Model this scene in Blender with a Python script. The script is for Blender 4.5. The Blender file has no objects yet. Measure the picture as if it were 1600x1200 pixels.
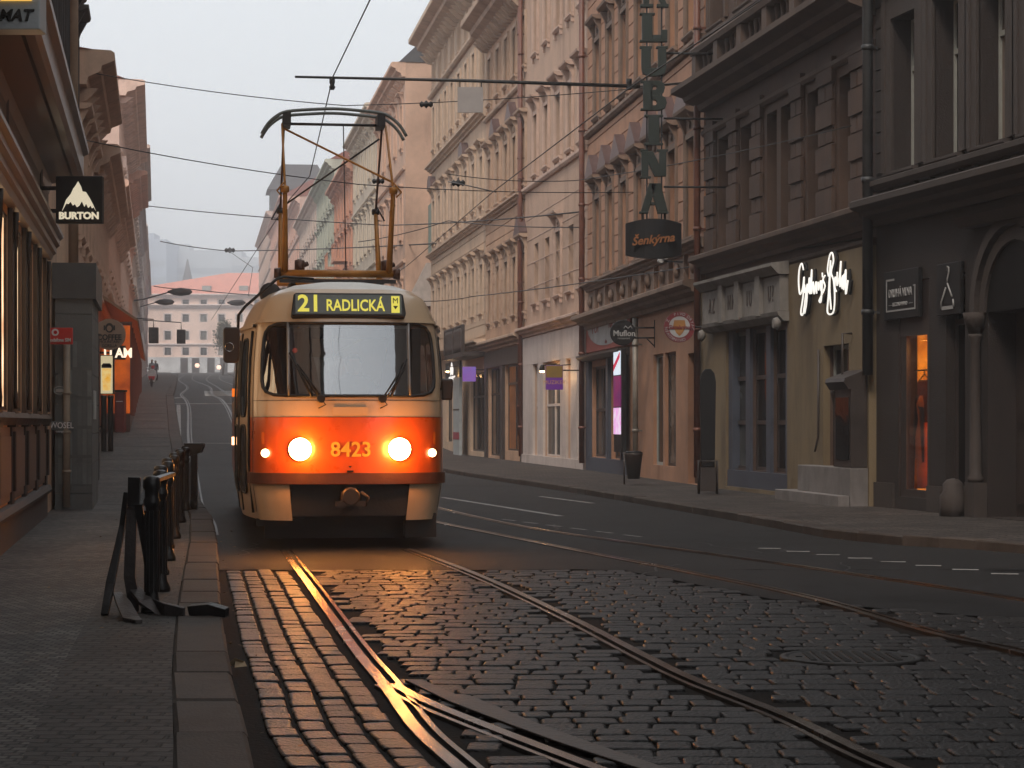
import bpy, bmesh, math, random
from mathutils import Vector, Matrix
R = math.radians
random.seed(7)
S = bpy.context.scene
COL = S.collection

# ------------------------------------------------------------------ camera, sky, sun, exposure
F = 3400.0; HZ = 660.0; CH = 1.45          # focal length and horizon of the 1600x1200 photo, eye height
cam_d = bpy.data.cameras.new('camera'); cam = bpy.data.objects.new('camera', cam_d); COL.objects.link(cam)
cam.location = (0, 0, CH); cam.rotation_euler = (R(90), 0, 0)
cam_d.sensor_width = 36; cam_d.lens = F / 1600 * 36; cam_d.shift_y = (HZ - 600) / 1600.0
cam_d.clip_start = 0.5; cam_d.clip_end = 4000
S.camera = cam
SUN_EL, SUN_AZ = 50, 202
W = bpy.data.worlds.new('World'); S.world = W; W.use_nodes = True
nt = W.node_tree; nt.nodes.clear()
sky = nt.nodes.new('ShaderNodeTexSky'); sky.sky_type = 'NISHITA'; sky.sun_disc = False
sky.sun_elevation = R(SUN_EL); sky.sun_rotation = R(SUN_AZ); sky.dust_density = 6; sky.air_density = 1.0
hsv = nt.nodes.new('ShaderNodeHueSaturation'); hsv.inputs['Saturation'].default_value = 0.35
b1 = nt.nodes.new('ShaderNodeBackground'); b1.inputs[1].default_value = 0.05
b2 = nt.nodes.new('ShaderNodeBackground'); b2.inputs[0].default_value = (0.64, 0.675, 0.695, 1); b2.inputs[1].default_value = 1.26
ad = nt.nodes.new('ShaderNodeAddShader'); wo = nt.nodes.new('ShaderNodeOutputWorld')
nt.links.new(sky.outputs[0], hsv.inputs['Color']); nt.links.new(hsv.outputs[0], b1.inputs[0])
nt.links.new(b1.outputs[0], ad.inputs[0]); nt.links.new(b2.outputs[0], ad.inputs[1]); nt.links.new(ad.outputs[0], wo.inputs[0])
sd = bpy.data.lights.new('sun', 'SUN'); sd.energy = 1.9; sd.angle = R(14); sd.color = (1, .85, .70)
sun = bpy.data.objects.new('sun', sd); COL.objects.link(sun)
sun.rotation_euler = (R(90 - SUN_EL), 0, R(180 - SUN_AZ))
S.view_settings.view_transform = 'Standard'; S.view_settings.look = 'None'
S.view_settings.exposure = 0; S.view_settings.gamma = 1
S.cycles.use_denoising = True
S.cycles.max_bounces = 8; S.cycles.diffuse_bounces = 3; S.cycles.volume_bounces = 1
S.cycles.sample_clamp_indirect = 4; S.cycles.transparent_max_bounces = 12

# ------------------------------------------------------------------ terrain
def sstep(a, b, v):
    t = max(0., min(1., (v - a) / (b - a))); return t * t * (3 - 2 * t)
def ZL(y):
    if y < 34: return 0.
    if y < 44: return 0.05 * (y - 34) ** 2 / 20
    if y < 87: return 0.25 + 0.05 * (y - 44)
    return min(2.4 + 0.0255 * (y - 87), 13.2)
def GZ(x, y):
    if y <= 34: return 0.
    px = 800 + F * x / y
    s = sstep(390, 650, px)
    return ZL(y) * ((1 - s) + s * sstep(88, 150, y))
def GP(px, py):                                  # point on flat street seen at a pixel
    k = CH / (py - HZ); return ((px - 800) * k, F * k)
def lerp_tab(tab, y):
    if y <= tab[0][0]:
        a, b = tab[0], tab[1]
    elif y >= tab[-1][0]:
        a, b = tab[-2], tab[-1]
    else:
        for a, b in zip(tab, tab[1:]):
            if a[0] <= y <= b[0]: break
    return a[1] + (b[1] - a[1]) * (y - a[0]) / (b[0] - a[0])

# ------------------------------------------------------------------ helpers
def tag(o, label=None, cat=None, group=None, kind=None):
    if label: o['label'] = label
    if cat: o['category'] = cat
    if group: o['group'] = group
    if kind: o['kind'] = kind
    return o
def empty(name, loc=(0, 0, 0), rz=0, label=None, cat=None, group=None):
    o = bpy.data.objects.new(name, None); COL.objects.link(o)
    o.location = loc; o.rotation_euler = (0, 0, rz); o.empty_display_size = .2
    return tag(o, label, cat, group)
def copy_tree(o, parent=None):
    c = o.copy(); COL.objects.link(c)
    if parent is not None: c.parent = parent
    for ch in list(o.children): copy_tree(ch, c)
    return c
class MB:
    def __init__(s): s.v = []; s.f = []; s.m = []; s.uv = {}; s.mi = 0; s.sm = set()
    def quad(s, a, b, c, d):
        i = len(s.v); s.v += [a, b, c, d]; s.f.append((i, i + 1, i + 2, i + 3)); s.m.append(s.mi)
    def poly(s, pts):
        i = len(s.v); s.v += list(pts); s.f.append(tuple(range(i, i + len(pts)))); s.m.append(s.mi)
    def box(s, x0, x1, y0, y1, z0, z1):
        i = len(s.v)
        s.v += [(x0, y0, z0), (x1, y0, z0), (x1, y1, z0), (x0, y1, z0), (x0, y0, z1), (x1, y0, z1), (x1, y1, z1), (x0, y1, z1)]
        for f in ((3, 2, 1, 0), (4, 5, 6, 7), (0, 1, 5, 4), (1, 2, 6, 5), (2, 3, 7, 6), (3, 0, 4, 7)):
            s.f.append(tuple(i + k for k in f)); s.m.append(s.mi)
        return s
    def prism(s, prof, x0, x1):                  # profile (y,z) extruded along x
        n = len(prof); i = len(s.v)
        s.v += [(x0, p[0], p[1]) for p in prof] + [(x1, p[0], p[1]) for p in prof]
        for k in range(n):
            j = (k + 1) % n; s.f.append((i + k, i + j, i + n + j, i + n + k)); s.m.append(s.mi)
        s.f.append(tuple(i + k for k in range(n - 1, -1, -1))); s.f.append(tuple(i + n + k for k in range(n))); s.m += [s.mi] * 2
        return s
    def plate(s, prof, y0, y1):                  # outline (x,z) with thickness along y
        n = len(prof); i = len(s.v)
        s.v += [(p[0], y0, p[1]) for p in prof] + [(p[0], y1, p[1]) for p in prof]
        for k in range(n):
            j = (k + 1) % n; s.f.append((i + k, i + j, i + n + j, i + n + k)); s.m.append(s.mi)
        s.f.append(tuple(i + k for k in range(n - 1, -1, -1))); s.f.append(tuple(i + n + k for k in range(n))); s.m += [s.mi] * 2
        return s
    def slab(s, prof, z0, z1):                   # outline (x,y) with thickness along z
        n = len(prof); i = len(s.v)
        s.v += [(p[0], p[1], z0) for p in prof] + [(p[0], p[1], z1) for p in prof]
        for k in range(n):
            j = (k + 1) % n; s.f.append((i + k, i + j, i + n + j, i + n + k)); s.m.append(s.mi)
        s.f.append(tuple(i + k for k in range(n - 1, -1, -1))); s.f.append(tuple(i + n + k for k in range(n))); s.m += [s.mi] * 2
        return s
    def tube(s, pts, r, n=8, caps=True, closed=False):
        pts = [Vector(p) for p in pts]; rr = r if isinstance(r, (list, tuple)) else [r] * len(pts)
        i0 = len(s.v); N = len(pts); prev = None
        for k, p in enumerate(pts):
            if closed: t = pts[(k + 1) % N] - pts[k - 1]
            else: t = pts[min(k + 1, N - 1)] - pts[max(k - 1, 0)]
            t.normalize()
            if prev is None:
                u = t.orthogonal().normalized()
            else:
                u = (prev - t * prev.dot(t)); u = u.normalized() if u.length > 1e-6 else t.orthogonal().normalized()
            prev = u; w = t.cross(u)
            for a in range(n):
                an = 2 * math.pi * a / n
                s.v.append(tuple(p + (u * math.cos(an) + w * math.sin(an)) * rr[k]))
        for k in range(N if closed else N - 1):
            for a in range(n):
                b = (a + 1) % n; k2 = (k + 1) % N
                s.sm.add(len(s.f)); s.f.append((i0 + k * n + a, i0 + k * n + b, i0 + k2 * n + b, i0 + k2 * n + a)); s.m.append(s.mi)
        if caps and not closed:
            s.f.append(tuple(i0 + a for a in range(n - 1, -1, -1))); s.f.append(tuple(i0 + (N - 1) * n + a for a in range(n))); s.m += [s.mi] * 2
        return s
    def lathe(s, prof, c=(0, 0, 0), n=16, axis='z'):
        i0 = len(s.v)
        for (r, h) in prof:
            for a in range(n):
                an = 2 * math.pi * a / n
                if axis == 'z': s.v.append((c[0] + r * math.cos(an), c[1] + r * math.sin(an), c[2] + h))
                elif axis == 'y': s.v.append((c[0] + r * math.cos(an), c[1] + h, c[2] + r * math.sin(an)))
                else: s.v.append((c[0] + h, c[1] + r * math.cos(an), c[2] + r * math.sin(an)))
        for k in range(len(prof) - 1):
            for a in range(n):
                b = (a + 1) % n
                s.sm.add(len(s.f)); s.f.append((i0 + k * n + a, i0 + k * n + b, i0 + (k + 1) * n + b, i0 + (k + 1) * n + a)); s.m.append(s.mi)
        s.f.append(tuple(i0 + a for a in range(n - 1, -1, -1))); s.f.append(tuple(i0 + (len(prof) - 1) * n + a for a in range(n))); s.m += [s.mi] * 2
        return s
    def mesh(s, name, mats, smooth=False):
        me = bpy.data.meshes.new(name); me.from_pydata([tuple(v) for v in s.v], [], s.f)
        for m in (mats if isinstance(mats, (list, tuple)) else [mats]): me.materials.append(m)
        me.polygons.foreach_set('material_index', s.m)
        me.polygons.foreach_set('use_smooth', [smooth or (i in s.sm) for i in range(len(s.f))])
        bm = bmesh.new(); bm.from_mesh(me); bmesh.ops.recalc_face_normals(bm, faces=bm.faces); bm.to_mesh(me); bm.free()
        me.update(); return me
    def build(s, name, mats, parent=None, loc=None, rz=0, smooth=False, bevel=0):
        o = bpy.data.objects.new(name, s.mesh(name, mats, smooth)); COL.objects.link(o)
        if parent is not None: o.parent = parent
        if loc: o.location = loc
        if rz: o.rotation_euler[2] = rz
        if bevel:
            b = o.modifiers.new('b', 'BEVEL'); b.width = bevel; b.segments = 2; b.limit_method = 'ANGLE'
        return o
def inst(name, me, parent, loc=(0, 0, 0), scale=None):
    o = bpy.data.objects.new(name, me); COL.objects.link(o); o.parent = parent; o.location = loc
    if scale: o.scale = scale
    return o

# ------------------------------------------------------------------ materials
MATS = {}
def _new(name):
    m = bpy.data.materials.new(name); m.use_nodes = True; n = m.node_tree
    p = n.nodes['Principled BSDF']; return m, n, p
def mat(name, col, rough=.6, metal=0, var=.25, scale=3., bump=.15, bscale=40., stain=0., coat=0., spec=.5, island=0., streak=False, ior=1.5):
    if name in MATS: return MATS[name]
    m, n, p = _new(name); L = n.links.new; N = n.nodes.new
    tc = N('ShaderNodeTexCoord')
    mp = N('ShaderNodeMapping'); L(tc.outputs['Object'], mp.inputs[0])
    if streak: mp.inputs['Scale'].default_value = (1, 1, .22)
    nz = N('ShaderNodeTexNoise'); nz.inputs['Scale'].default_value = scale; nz.inputs['Detail'].default_value = 7; nz.inputs['Roughness'].default_value = .62
    L(mp.outputs[0], nz.inputs['Vector'])
    cr = N('ShaderNodeValToRGB'); L(nz.outputs['Fac'], cr.inputs[0])
    e = cr.color_ramp.elements
    d = [c * (1 - var) for c in col]; b = [min(1, c * (1 + var * .6)) for c in col]
    e[0].position = .3; e[0].color = (*d, 1); e[1].position = .7; e[1].color = (*b, 1)
    out = cr.outputs[0]
    if stain > 0:
        n2 = N('ShaderNodeTexNoise'); n2.inputs['Scale'].default_value = scale * .35; n2.inputs['Detail'].default_value = 10; n2.inputs['Roughness'].default_value = .7
        mp2 = N('ShaderNodeMapping'); mp2.inputs['Scale'].default_value = (1, 1, .3); L(tc.outputs['Object'], mp2.inputs[0]); L(mp2.outputs[0], n2.inputs['Vector'])
        r2 = N('ShaderNodeMapRange'); r2.inputs[1].default_value = .5; r2.inputs[2].default_value = .68; r2.inputs[4].default_value = min(1, stain * 1.25)
        L(n2.outputs['Fac'], r2.inputs[0])
        mx = N('ShaderNodeMixRGB'); mx.blend_type = 'MULTIPLY'; L(r2.outputs[0], mx.inputs[0]); L(out, mx.inputs[1]); mx.inputs[2].default_value = (.35, .3, .28, 1)
        out = mx.outputs[0]
    if island > 0:
        g = N('ShaderNodeNewGeometry'); r3 = N('ShaderNodeMapRange'); r3.inputs[3].default_value = 1 - island; r3.inputs[4].default_value = 1 + island
        L(g.outputs['Random Per Island'], r3.inputs[0])
        mx = N('ShaderNodeVectorMath'); mx.operation = 'SCALE'; L(out, mx.inputs[0]); L(r3.outputs[0], mx.inputs['Scale'])
        out = mx.outputs[0]
    L(out, p.inputs['Base Color'])
    rr = N('ShaderNodeMapRange'); rr.inputs[3].default_value = max(.03, rough - .12); rr.inputs[4].default_value = min(1, rough + .12); L(nz.outputs['Fac'], rr.inputs[0]); L(rr.outputs[0], p.inputs['Roughness'])
    p.inputs['Metallic'].default_value = metal; p.inputs['Coat Weight'].default_value = coat; p.inputs['Coat Roughness'].default_value = .12
    p.inputs['Specular IOR Level'].default_value = spec; p.inputs['IOR'].default_value = ior
    if bump:
        nb = N('ShaderNodeTexNoise'); nb.inputs['Scale'].default_value = bscale; nb.inputs['Detail'].default_value = 5; L(tc.outputs['Object'], nb.inputs['Vector'])
        bp = N('ShaderNodeBump'); bp.inputs['Strength'].default_value = bump; bp.inputs['Distance'].default_value = .02; L(nb.outputs['Fac'], bp.inputs['Height']); L(bp.outputs[0], p.inputs['Normal'])
    MATS[name] = m; return m
def paver(name, col, bw, bh, joint, rough=.7, offset=.5, mortar=.3, var=.3, uvrot=0, bump=.6, spec=.3):
    if name in MATS: return MATS[name]
    m, n, p = _new(name); L = n.links.new; N = n.nodes.new
    tc = N('ShaderNodeTexCoord'); mp = N('ShaderNodeMapping'); mp.inputs['Rotation'].default_value[2] = uvrot
    nw = N('ShaderNodeTexNoise'); nw.inputs['Scale'].default_value = 2.2; nw.inputs['Detail'].default_value = 3
    L(tc.outputs['Object'], nw.inputs['Vector'])
    sc_ = N('ShaderNodeVectorMath'); sc_.operation = 'SCALE'; sc_.inputs['Scale'].default_value = bw * .8; L(nw.outputs['Color'], sc_.inputs[0])
    adn = N('ShaderNodeVectorMath'); L(tc.outputs['Object'], adn.inputs[0]); L(sc_.outputs[0], adn.inputs[1])
    L(adn.outputs[0], mp.inputs[0])
    br = N('ShaderNodeTexBrick'); br.offset = offset; br.inputs['Scale'].default_value = 1; br.inputs['Brick Width'].default_value = bw; br.inputs['Row Height'].default_value = bh
    br.inputs['Mortar Size'].default_value = joint; br.inputs['Mortar Smooth'].default_value = .6; br.inputs['Bias'].default_value = -.1
    br.inputs['Color1'].default_value = (*[c * (1 - var) for c in col], 1); br.inputs['Color2'].default_value = (*[c * (1 + var) for c in col], 1); br.inputs['Mortar'].default_value = (*[c * mortar for c in col], 1)
    L(mp.outputs[0], br.inputs['Vector'])
    nz = N('ShaderNodeTexNoise'); nz.inputs['Scale'].default_value = .7; nz.inputs['Detail'].default_value = 8; nz.inputs['Roughness'].default_value = .7; L(tc.outputs['Object'], nz.inputs['Vector'])
    r2 = N('ShaderNodeMapRange'); r2.inputs[1].default_value = .35; r2.inputs[2].default_value = .7; r2.inputs[3].default_value = .55; r2.inputs[4].default_value = 1.3; L(nz.outputs['Fac'], r2.inputs[0])
    mx = N('ShaderNodeVectorMath'); mx.operation = 'SCALE'; L(br.outputs['Color'], mx.inputs[0]); L(r2.outputs[0], mx.inputs['Scale'])
    L(mx.outputs[0], p.inputs['Base Color']); p.inputs['Roughness'].default_value = rough; p.inputs['Specular IOR Level'].default_value = spec
    inv = N('ShaderNodeMath'); inv.operation = 'SUBTRACT'; inv.inputs[0].default_value = 1; L(br.outputs['Fac'], inv.inputs[1])
    n3 = N('ShaderNodeTexNoise'); n3.inputs['Scale'].default_value = 30; n3.inputs['Detail'].default_value = 4; L(tc.outputs['Object'], n3.inputs['Vector'])
    a2 = N('ShaderNodeMath'); a2.operation = 'MULTIPLY_ADD'; L(n3.outputs['Fac'], a2.inputs[0]); a2.inputs[1].default_value = .6; L(inv.outputs[0], a2.inputs[2])
    bp = N('ShaderNodeBump'); bp.inputs['Strength'].default_value = bump; bp.inputs['Distance'].default_value = .02; L(a2.outputs[0], bp.inputs['Height']); L(bp.outputs[0], p.inputs['Normal'])
    MATS[name] = m; return m
def emis(name, col, strength, col2=None, scale=3.):
    if name in MATS: return MATS[name]
    m, n, p = _new(name); L = n.links.new
    p.inputs['Base Color'].default_value = (*[c * .3 for c in col], 1); p.inputs['Emission Color'].default_value = (*col, 1); p.inputs['Emission Strength'].default_value = strength
    if col2:
        tc = n.nodes.new('ShaderNodeTexCoord'); nz = n.nodes.new('ShaderNodeTexNoise'); nz.inputs['Scale'].default_value = scale; nz.inputs['Detail'].default_value = 4
        cr = n.nodes.new('ShaderNodeValToRGB'); cr.color_ramp.elements[0].position = .35; cr.color_ramp.elements[0].color = (*col2, 1); cr.color_ramp.elements[1].position = .65; cr.color_ramp.elements[1].color = (*col, 1)
        L(tc.outputs['Object'], nz.inputs['Vector']); L(nz.outputs['Fac'], cr.inputs[0]); L(cr.outputs[0], p.inputs['Emission Color'])
    MATS[name] = m; return m
def glassm(name, tint, refl=.12, rough=.04):
    if name in MATS: return MATS[name]
    m = bpy.data.materials.new(name); m.use_nodes = True; n = m.node_tree; n.nodes.clear(); L = n.links.new; N = n.nodes.new
    o = N('ShaderNodeOutputMaterial'); t = N('ShaderNodeBsdfTransparent'); t.inputs[0].default_value = (*tint, 1)
    g = N('ShaderNodeBsdfGlossy'); g.inputs['Roughness'].default_value = rough; g.inputs[0].default_value = (.95, .97, 1, 1)
    lw = N('ShaderNodeLayerWeight'); lw.inputs[0].default_value = .35; a = N('ShaderNodeMath'); a.operation = 'MULTIPLY_ADD'; a.inputs[1].default_value = .6; a.inputs[2].default_value = refl; a.use_clamp = True
    L(lw.outputs['Fresnel'], a.inputs[0]); mx = N('ShaderNodeMixShader'); L(a.outputs[0], mx.inputs[0]); L(t.outputs[0], mx.inputs[1]); L(g.outputs[0], mx.inputs[2]); L(mx.outputs[0], o.inputs[0])
    MATS[name] = m; return m
def panem(name, col, rough=.12, var=.5, curt=True):          # house window pane: dark room and curtain behind reflecting glass
    if name in MATS: return MATS[name]
    m, n, p = _new(name); L = n.links.new; N = n.nodes.new
    oi = N('ShaderNodeObjectInfo'); tc = N('ShaderNodeTexCoord')
    nz = N('ShaderNodeTexNoise'); nz.inputs['Scale'].default_value = 1.3
    ad_ = N('ShaderNodeVectorMath'); L(tc.outputs['Object'], ad_.inputs[0])
    cm = N('ShaderNodeCombineXYZ'); ml = N('ShaderNodeMath'); ml.operation = 'MULTIPLY'; ml.inputs[1].default_value = 37; L(oi.outputs['Random'], ml.inputs[0]); L(ml.outputs[0], cm.inputs[0]); L(cm.outputs[0], ad_.inputs[1]); L(ad_.outputs[0], nz.inputs['Vector'])
    cr = N('ShaderNodeValToRGB'); cr.color_ramp.elements[0].position = .4; cr.color_ramp.elements[0].color = (*[c * (1 - var) for c in col], 1); cr.color_ramp.elements[1].position = .62; cr.color_ramp.elements[1].color = (*[c * (1 + var) for c in col], 1)
    L(nz.outputs['Fac'], cr.inputs[0])
    cv = N('ShaderNodeMath'); cv.operation = 'FRACT'; m5 = N('ShaderNodeMath'); m5.operation = 'MULTIPLY'; m5.inputs[1].default_value = 7.31; L(oi.outputs['Random'], m5.inputs[0]); L(m5.outputs[0], cv.inputs[0])
    r5 = N('ShaderNodeValToRGB'); r5.color_ramp.interpolation = 'CONSTANT'; el = r5.color_ramp.elements; el[0].color = (.35, .35, .35, 1); el[1].position = .45; el[1].color = (.8, .8, .8, 1); e3 = el.new(.75); e3.color = (2.2, 2.1, 1.9, 1); e4 = el.new(.9); e4.color = (3.6, 3.4, 3.1, 1)
    L(cv.outputs[0], r5.inputs[0]); mm = N('ShaderNodeMixRGB'); mm.blend_type = 'MULTIPLY'; mm.inputs[0].default_value = 1 if curt else 0; L(cr.outputs[0], mm.inputs[1]); L(r5.outputs[0], mm.inputs[2]); L(mm.outputs[0], p.inputs['Base Color']); p.inputs['Roughness'].default_value = rough; p.inputs['Specular IOR Level'].default_value = .4; p.inputs['IOR'].default_value = 1.17
    nb = N('ShaderNodeTexNoise'); nb.inputs['Scale'].default_value = 1.7; L(ad_.outputs[0], nb.inputs['Vector']); bp = N('ShaderNodeBump'); bp.inputs['Strength'].default_value = .12; bp.inputs['Distance'].default_value = .05; L(nb.outputs['Fac'], bp.inputs['Height']); L(bp.outputs[0], p.inputs['Normal'])
    MATS[name] = m; return m

M_as = mat('asphalt', (.024, .0225, .0225), .62, var=.4, scale=.9, bump=.6, bscale=140, stain=.75, spec=.3, ior=1.3)
M_mort = mat('joint_dirt', (.014, .0115, .010), .9, bump=.5, spec=.1)
M_cob = mat('cobble_granite', (.016, .0133, .0122), .43, var=.4, scale=5, bump=1.0, bscale=38, island=.4, spec=.4, ior=1.33)
M_cobw = mat('cobble_granite_warm', (.016, .0115, .0095), .40, var=.35, scale=5, bump=.7, bscale=45, island=.4, spec=.4, ior=1.36)
M_rail = mat('rail_steel', (.23, .2, .18), .24, 1, var=.3, scale=2, bump=.08, bscale=60)
M_rust = mat('rail_side', (.05, .035, .028), .7, .3)
M_kerb = mat('kerb_granite', (.062, .049, .042), .75, var=.3, scale=3, stain=.6, bump=.4, bscale=60, island=.2, spec=.2)
M_mosaic = paver('mosaic_pavement', (.100, .088, .080), .075, .075, .009, .8, var=.4, mortar=.25)
M_band = paver('sett_band', (.045, .038, .034), .14, .12, .012, .75, var=.3)
M_pave_r = paver('sett_pavement', (.060, .048, .042), .22, .16, .02, .8, var=.35, mortar=.25)
M_white = mat('road_paint', (.26, .25, .24), .7, var=.3, scale=8, stain=.7)
M_dpatch = mat('dark_patch', (.02, .018, .017), .8, bump=.5, bscale=70, spec=.2)

# ------------------------------------------------------------------ street geometry tables (y, x)
curbL = [(9.13 * .6, -.55), (9.13, -1.1), (12.0, -1.56), (16.4, -2.2), (24.6, -3.33), (31, -4.27), (38.8, -5.6), (60, -9.15), (90, -14.0), (140, -21.6), (300, -46), (460, -72)]
curbR = [(5, 9.6), (20, 6.6), (24.4, 5.6), (25.6, 4.6), (27.2, 3.95), (32, 3.3), (42.9, 1.6), (60, -1.5), (80, -4.4), (105, -8.4), (140, -13.6), (300, -38), (460, -63)]
wallL = [(0, -1.622), (33, -7.01), (60, -11.4), (140, -24.5), (460, -76.7)]
wallR = [(0, 13.2), (29.5, 6.95), (34.7, 5.81), (45.6, 4.06), (61.6, 2.16), (73.6, .43), (103, -3.81), (140, -10.2), (300, -33), (460, -57)]
cobR = [(4, 9), (13, 7), (15.5, 4.2), (17.8, 2.15), (21.7, 1.0)]
def strip(name, fa, fb, ys, dz, m, nx=10, kind='structure'):
    b = MB(); rows = []
    for y in ys:
        xa, xb = fa(y), fb(y)
        row = []
        for k in range(nx + 1):
            x = xa + (xb - xa) * k / nx; row.append(len(b.v)); b.v.append((x, y, GZ(x, y) + dz))
        rows.append(row)
    for r0, r1 in zip(rows, rows[1:]):
        for k in range(nx): b.f.append((r0[k], r0[k + 1], r1[k + 1], r1[k])); b.m.append(0)
    return tag(b.build(name, m, smooth=True), kind=kind)
def yr(a, b, n): return [a + (b - a) * i / n for i in range(n + 1)]
YS = yr(21.4, 34, 12)[:-1] + yr(34, 150, 60)[:-1] + yr(150, 470, 40)
fL = lambda y: lerp_tab(curbL, y); fR = lambda y: lerp_tab(curbR, y); wL = lambda y: lerp_tab(wallL, y); wR = lambda y: lerp_tab(wallR, y)
fC = lambda y: lerp_tab(cobR, y)
# base ground sheet
b = MB(); xs = [-900, -400, -200] + [x for x in range(-120, 121, 6)] + [200, 400, 900]; ys_ = [-60, -20, 0, 6, 10, 14, 18, 22.4, 22.6] + list(range(26, 160, 4)) + list(range(160, 500, 20)) + [600, 900, 1400]
for y in ys_:
    for x in xs: b.v.append((x, y, (GZ(x, y) if y > 1 else 0) - (.014 if y < 23 else .6)))
nx_ = len(xs)
for j in range(len(ys_) - 1):
    for i in range(nx_ - 1): b.f.append((j * nx_ + i, j * nx_ + i + 1, (j + 1) * nx_ + i + 1, (j + 1) * nx_ + i)); b.m.append(0)
tag(b.build('ground', M_mort, smooth=True), kind='structure')
ro_ = strip('road', fL, fR, YS, 0, M_as, 150)
for k in range(151): ro_.data.vertices[k].co.y += .10 * math.sin(k * .31) * math.sin(k * .083) + random.uniform(-.035, .035)
strip('road', fC, fR, yr(4, 21.4, 20), 0, M_as, 8)
strip('pavement', lambda y: wL(y) - 1.2, lambda y: fL(y) - .32, yr(4, 34, 16)[:-1] + YS[12:], .11, M_mosaic, 6)
strip('pavement', lambda y: fL(y) - .92, lambda y: fL(y) - .32, yr(6, 20, 14), .114, M_band, 2)
strip('pavement', lambda y: fR(y) + .25, lambda y: wR(y) + 1.0, yr(4, 34, 30)[:-1] + YS[12:], .11, M_pave_r, 6)
# dark patches on left pavement
M_granband = paver('rough_sett_band', (.055, .052, .052), .12, .2, .02, .7, var=.3)


def kerb(name, fn, side, ys0, ys1, seg, w, h=.12):
    b = MB(); y = ys0
    while y < ys1:
        l = seg * random.uniform(.85, 1.1) * (1 if y < 45 else 3); y2 = y + l - .012
        zj = random.uniform(-.006, .006)
        x0, x1 = fn(y), fn(y2)
        j = random.uniform(-.006, .006)
        z0, z1 = GZ(x0, y), GZ(x1, y2)
        e = .02
        P = [(x0 + j, y), (x1 + j, y2), (x1 + j + side * w, y2), (x0 + j + side * w, y)]
        i = len(b.v); zz = (z0, z1, z1, z0)
        for q, (px, py) in enumerate(P): b.v.append((px, py, zz[q] - .1))
        for q, (px, py) in enumerate(P): b.v.append((px, py, zz[q] + h + zj - e))
        for q, (px, py) in enumerate(P):
            dx = side * e if q < 2 else -side * e; dy = e if q in (0, 3) else -e
            b.v.append((px + dx, py + dy, zz[q] + h + zj))
        for r_ in (0, 4):
            for q in range(4): b.f.append((i + r_ + q, i + r_ + (q + 1) % 4, i + r_ + 4 + (q + 1) % 4, i + r_ + 4 + q)); b.m.append(0)
        b.f.append((i + 8, i + 9, i + 10, i + 11)); b.m.append(0)
        y += l
    return tag(b.build(name, M_kerb), kind='structure')
kerb('kerb', fL, -1, 5, 240, 1.15, .32)
kerb('kerb', fR, 1, 5, 240, .9, .25)

# rails --------------------------------------------------------------
RA = [(24.65, -2.60), (19.7, -1.856), (14.1, -1.036), (12.0, -.707), (10.27, -.453), (9.13, -.228), (7.5, .1)]
RB = [(24.8, -1.166), (20.5, -.30), (16.2, .42), (13.5, .82), (12.2, 1.03), (10.7, 1.36), (9.13, 1.62), (7.5, 2.05)]
RU = [(42, -2.1), (36.3, -1.13), (30.2, .178), (26.4, 1.365), (24, 2.2), (21.5, 3.05), (17.8, 4.19), (14, 5.1)]
RW = [(42, -3.5), (36.5, -2.35), (31.4, -1.09), (25, .589), (21.2, 1.62), (18, 2.43), (15, 2.87), (13.66, 3.21), (11, 3.7)]
far1 = [(28, -3.15), (32, -3.75), (36, -4.45), (45, -5.85), (60, -8.2), (80, -11.2), (100, -14.5), (140, -20.2), (220, -33), (330, -49)]
far2 = [(42, -2.8), (50, -4.1), (60, -5.6), (80, -9.0), (100, -12.3), (140, -18.3), (220, -30.2), (330, -45)]
def smooth_path(pts, n=6):
    out = []; P = [pts[0]] + list(pts) + [pts[-1]]
    for i in range(1, len(P) - 2):
        for k in range(n):
            t = k / n; q = []
            for c in (0, 1):
                a, b_, c_, d = P[i - 1][c], P[i][c], P[i + 1][c], P[i + 2][c]
                q.append(.5 * (2 * b_ + (c_ - a) * t + (2 * a - 5 * b_ + 4 * c_ - d) * t * t + (3 * b_ - a - 3 * c_ + d) * t ** 3))
            out.append(tuple(q))
    out.append(P[-2]); return out
def rail(name, pts, off=0., wide=.065, groove=.04, guard=.03, side=1):
    pts = smooth_path(pts); b = MB()
    sec = [(-wide / 2, wide / 2, .010, 0), (wide / 2, wide / 2 + groove, -.02, 1), (wide / 2 + groove, wide / 2 + groove + guard, .008, 0)]
    cen = []
    for i, (y, x) in enumerate(pts):
        a = pts[max(i - 1, 0)]; c = pts[min(i + 1, len(pts) - 1)]
        t = Vector((c[1] - a[1], c[0] - a[0])).normalized(); n = Vector((t.y, -t.x))
        if n.x < 0: n = -n
        cen.append((Vector((x, y)) + n * off, n))
    for (a0, a1, z, mi) in sec:
        b.mi = mi
        if side < 0: a0, a1 = -a1, -a0
        for i in range(len(cen) - 1):
            (p, n), (q, m_) = cen[i], cen[i + 1]
            A, B, C, D = p + n * a0, p + n * a1, q + m_ * a1, q + m_ * a0
            zp, zq = GZ(*p), GZ(*q)
            b.quad((*A, z + zp), (*B, z + zp), (*C, z + zq), (*D, z + zq))
            if mi == 0:
                for U, V in ((A, D), (B, C)): b.quad((*U, z + zp), (*V, z + zq), (*V, zq - .05), (*U, zp - .05))
    return tag(b.build(name, [M_rail if pts[0][0] < 27 or off == 0 else M_railf, M_rust]), kind='structure')
M_railf = mat('rail_steel_dull', (.085, .078, .075), .5, .6, bump=.05)
rail('rail', RA, side=1); rail('rail', RB, side=-1); rail('rail', RU, side=-1); rail('rail', RW, side=1)
for pts in (far1, far2):
    rail('rail', pts, -.72); rail('rail', pts, .72, side=-1)
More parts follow.
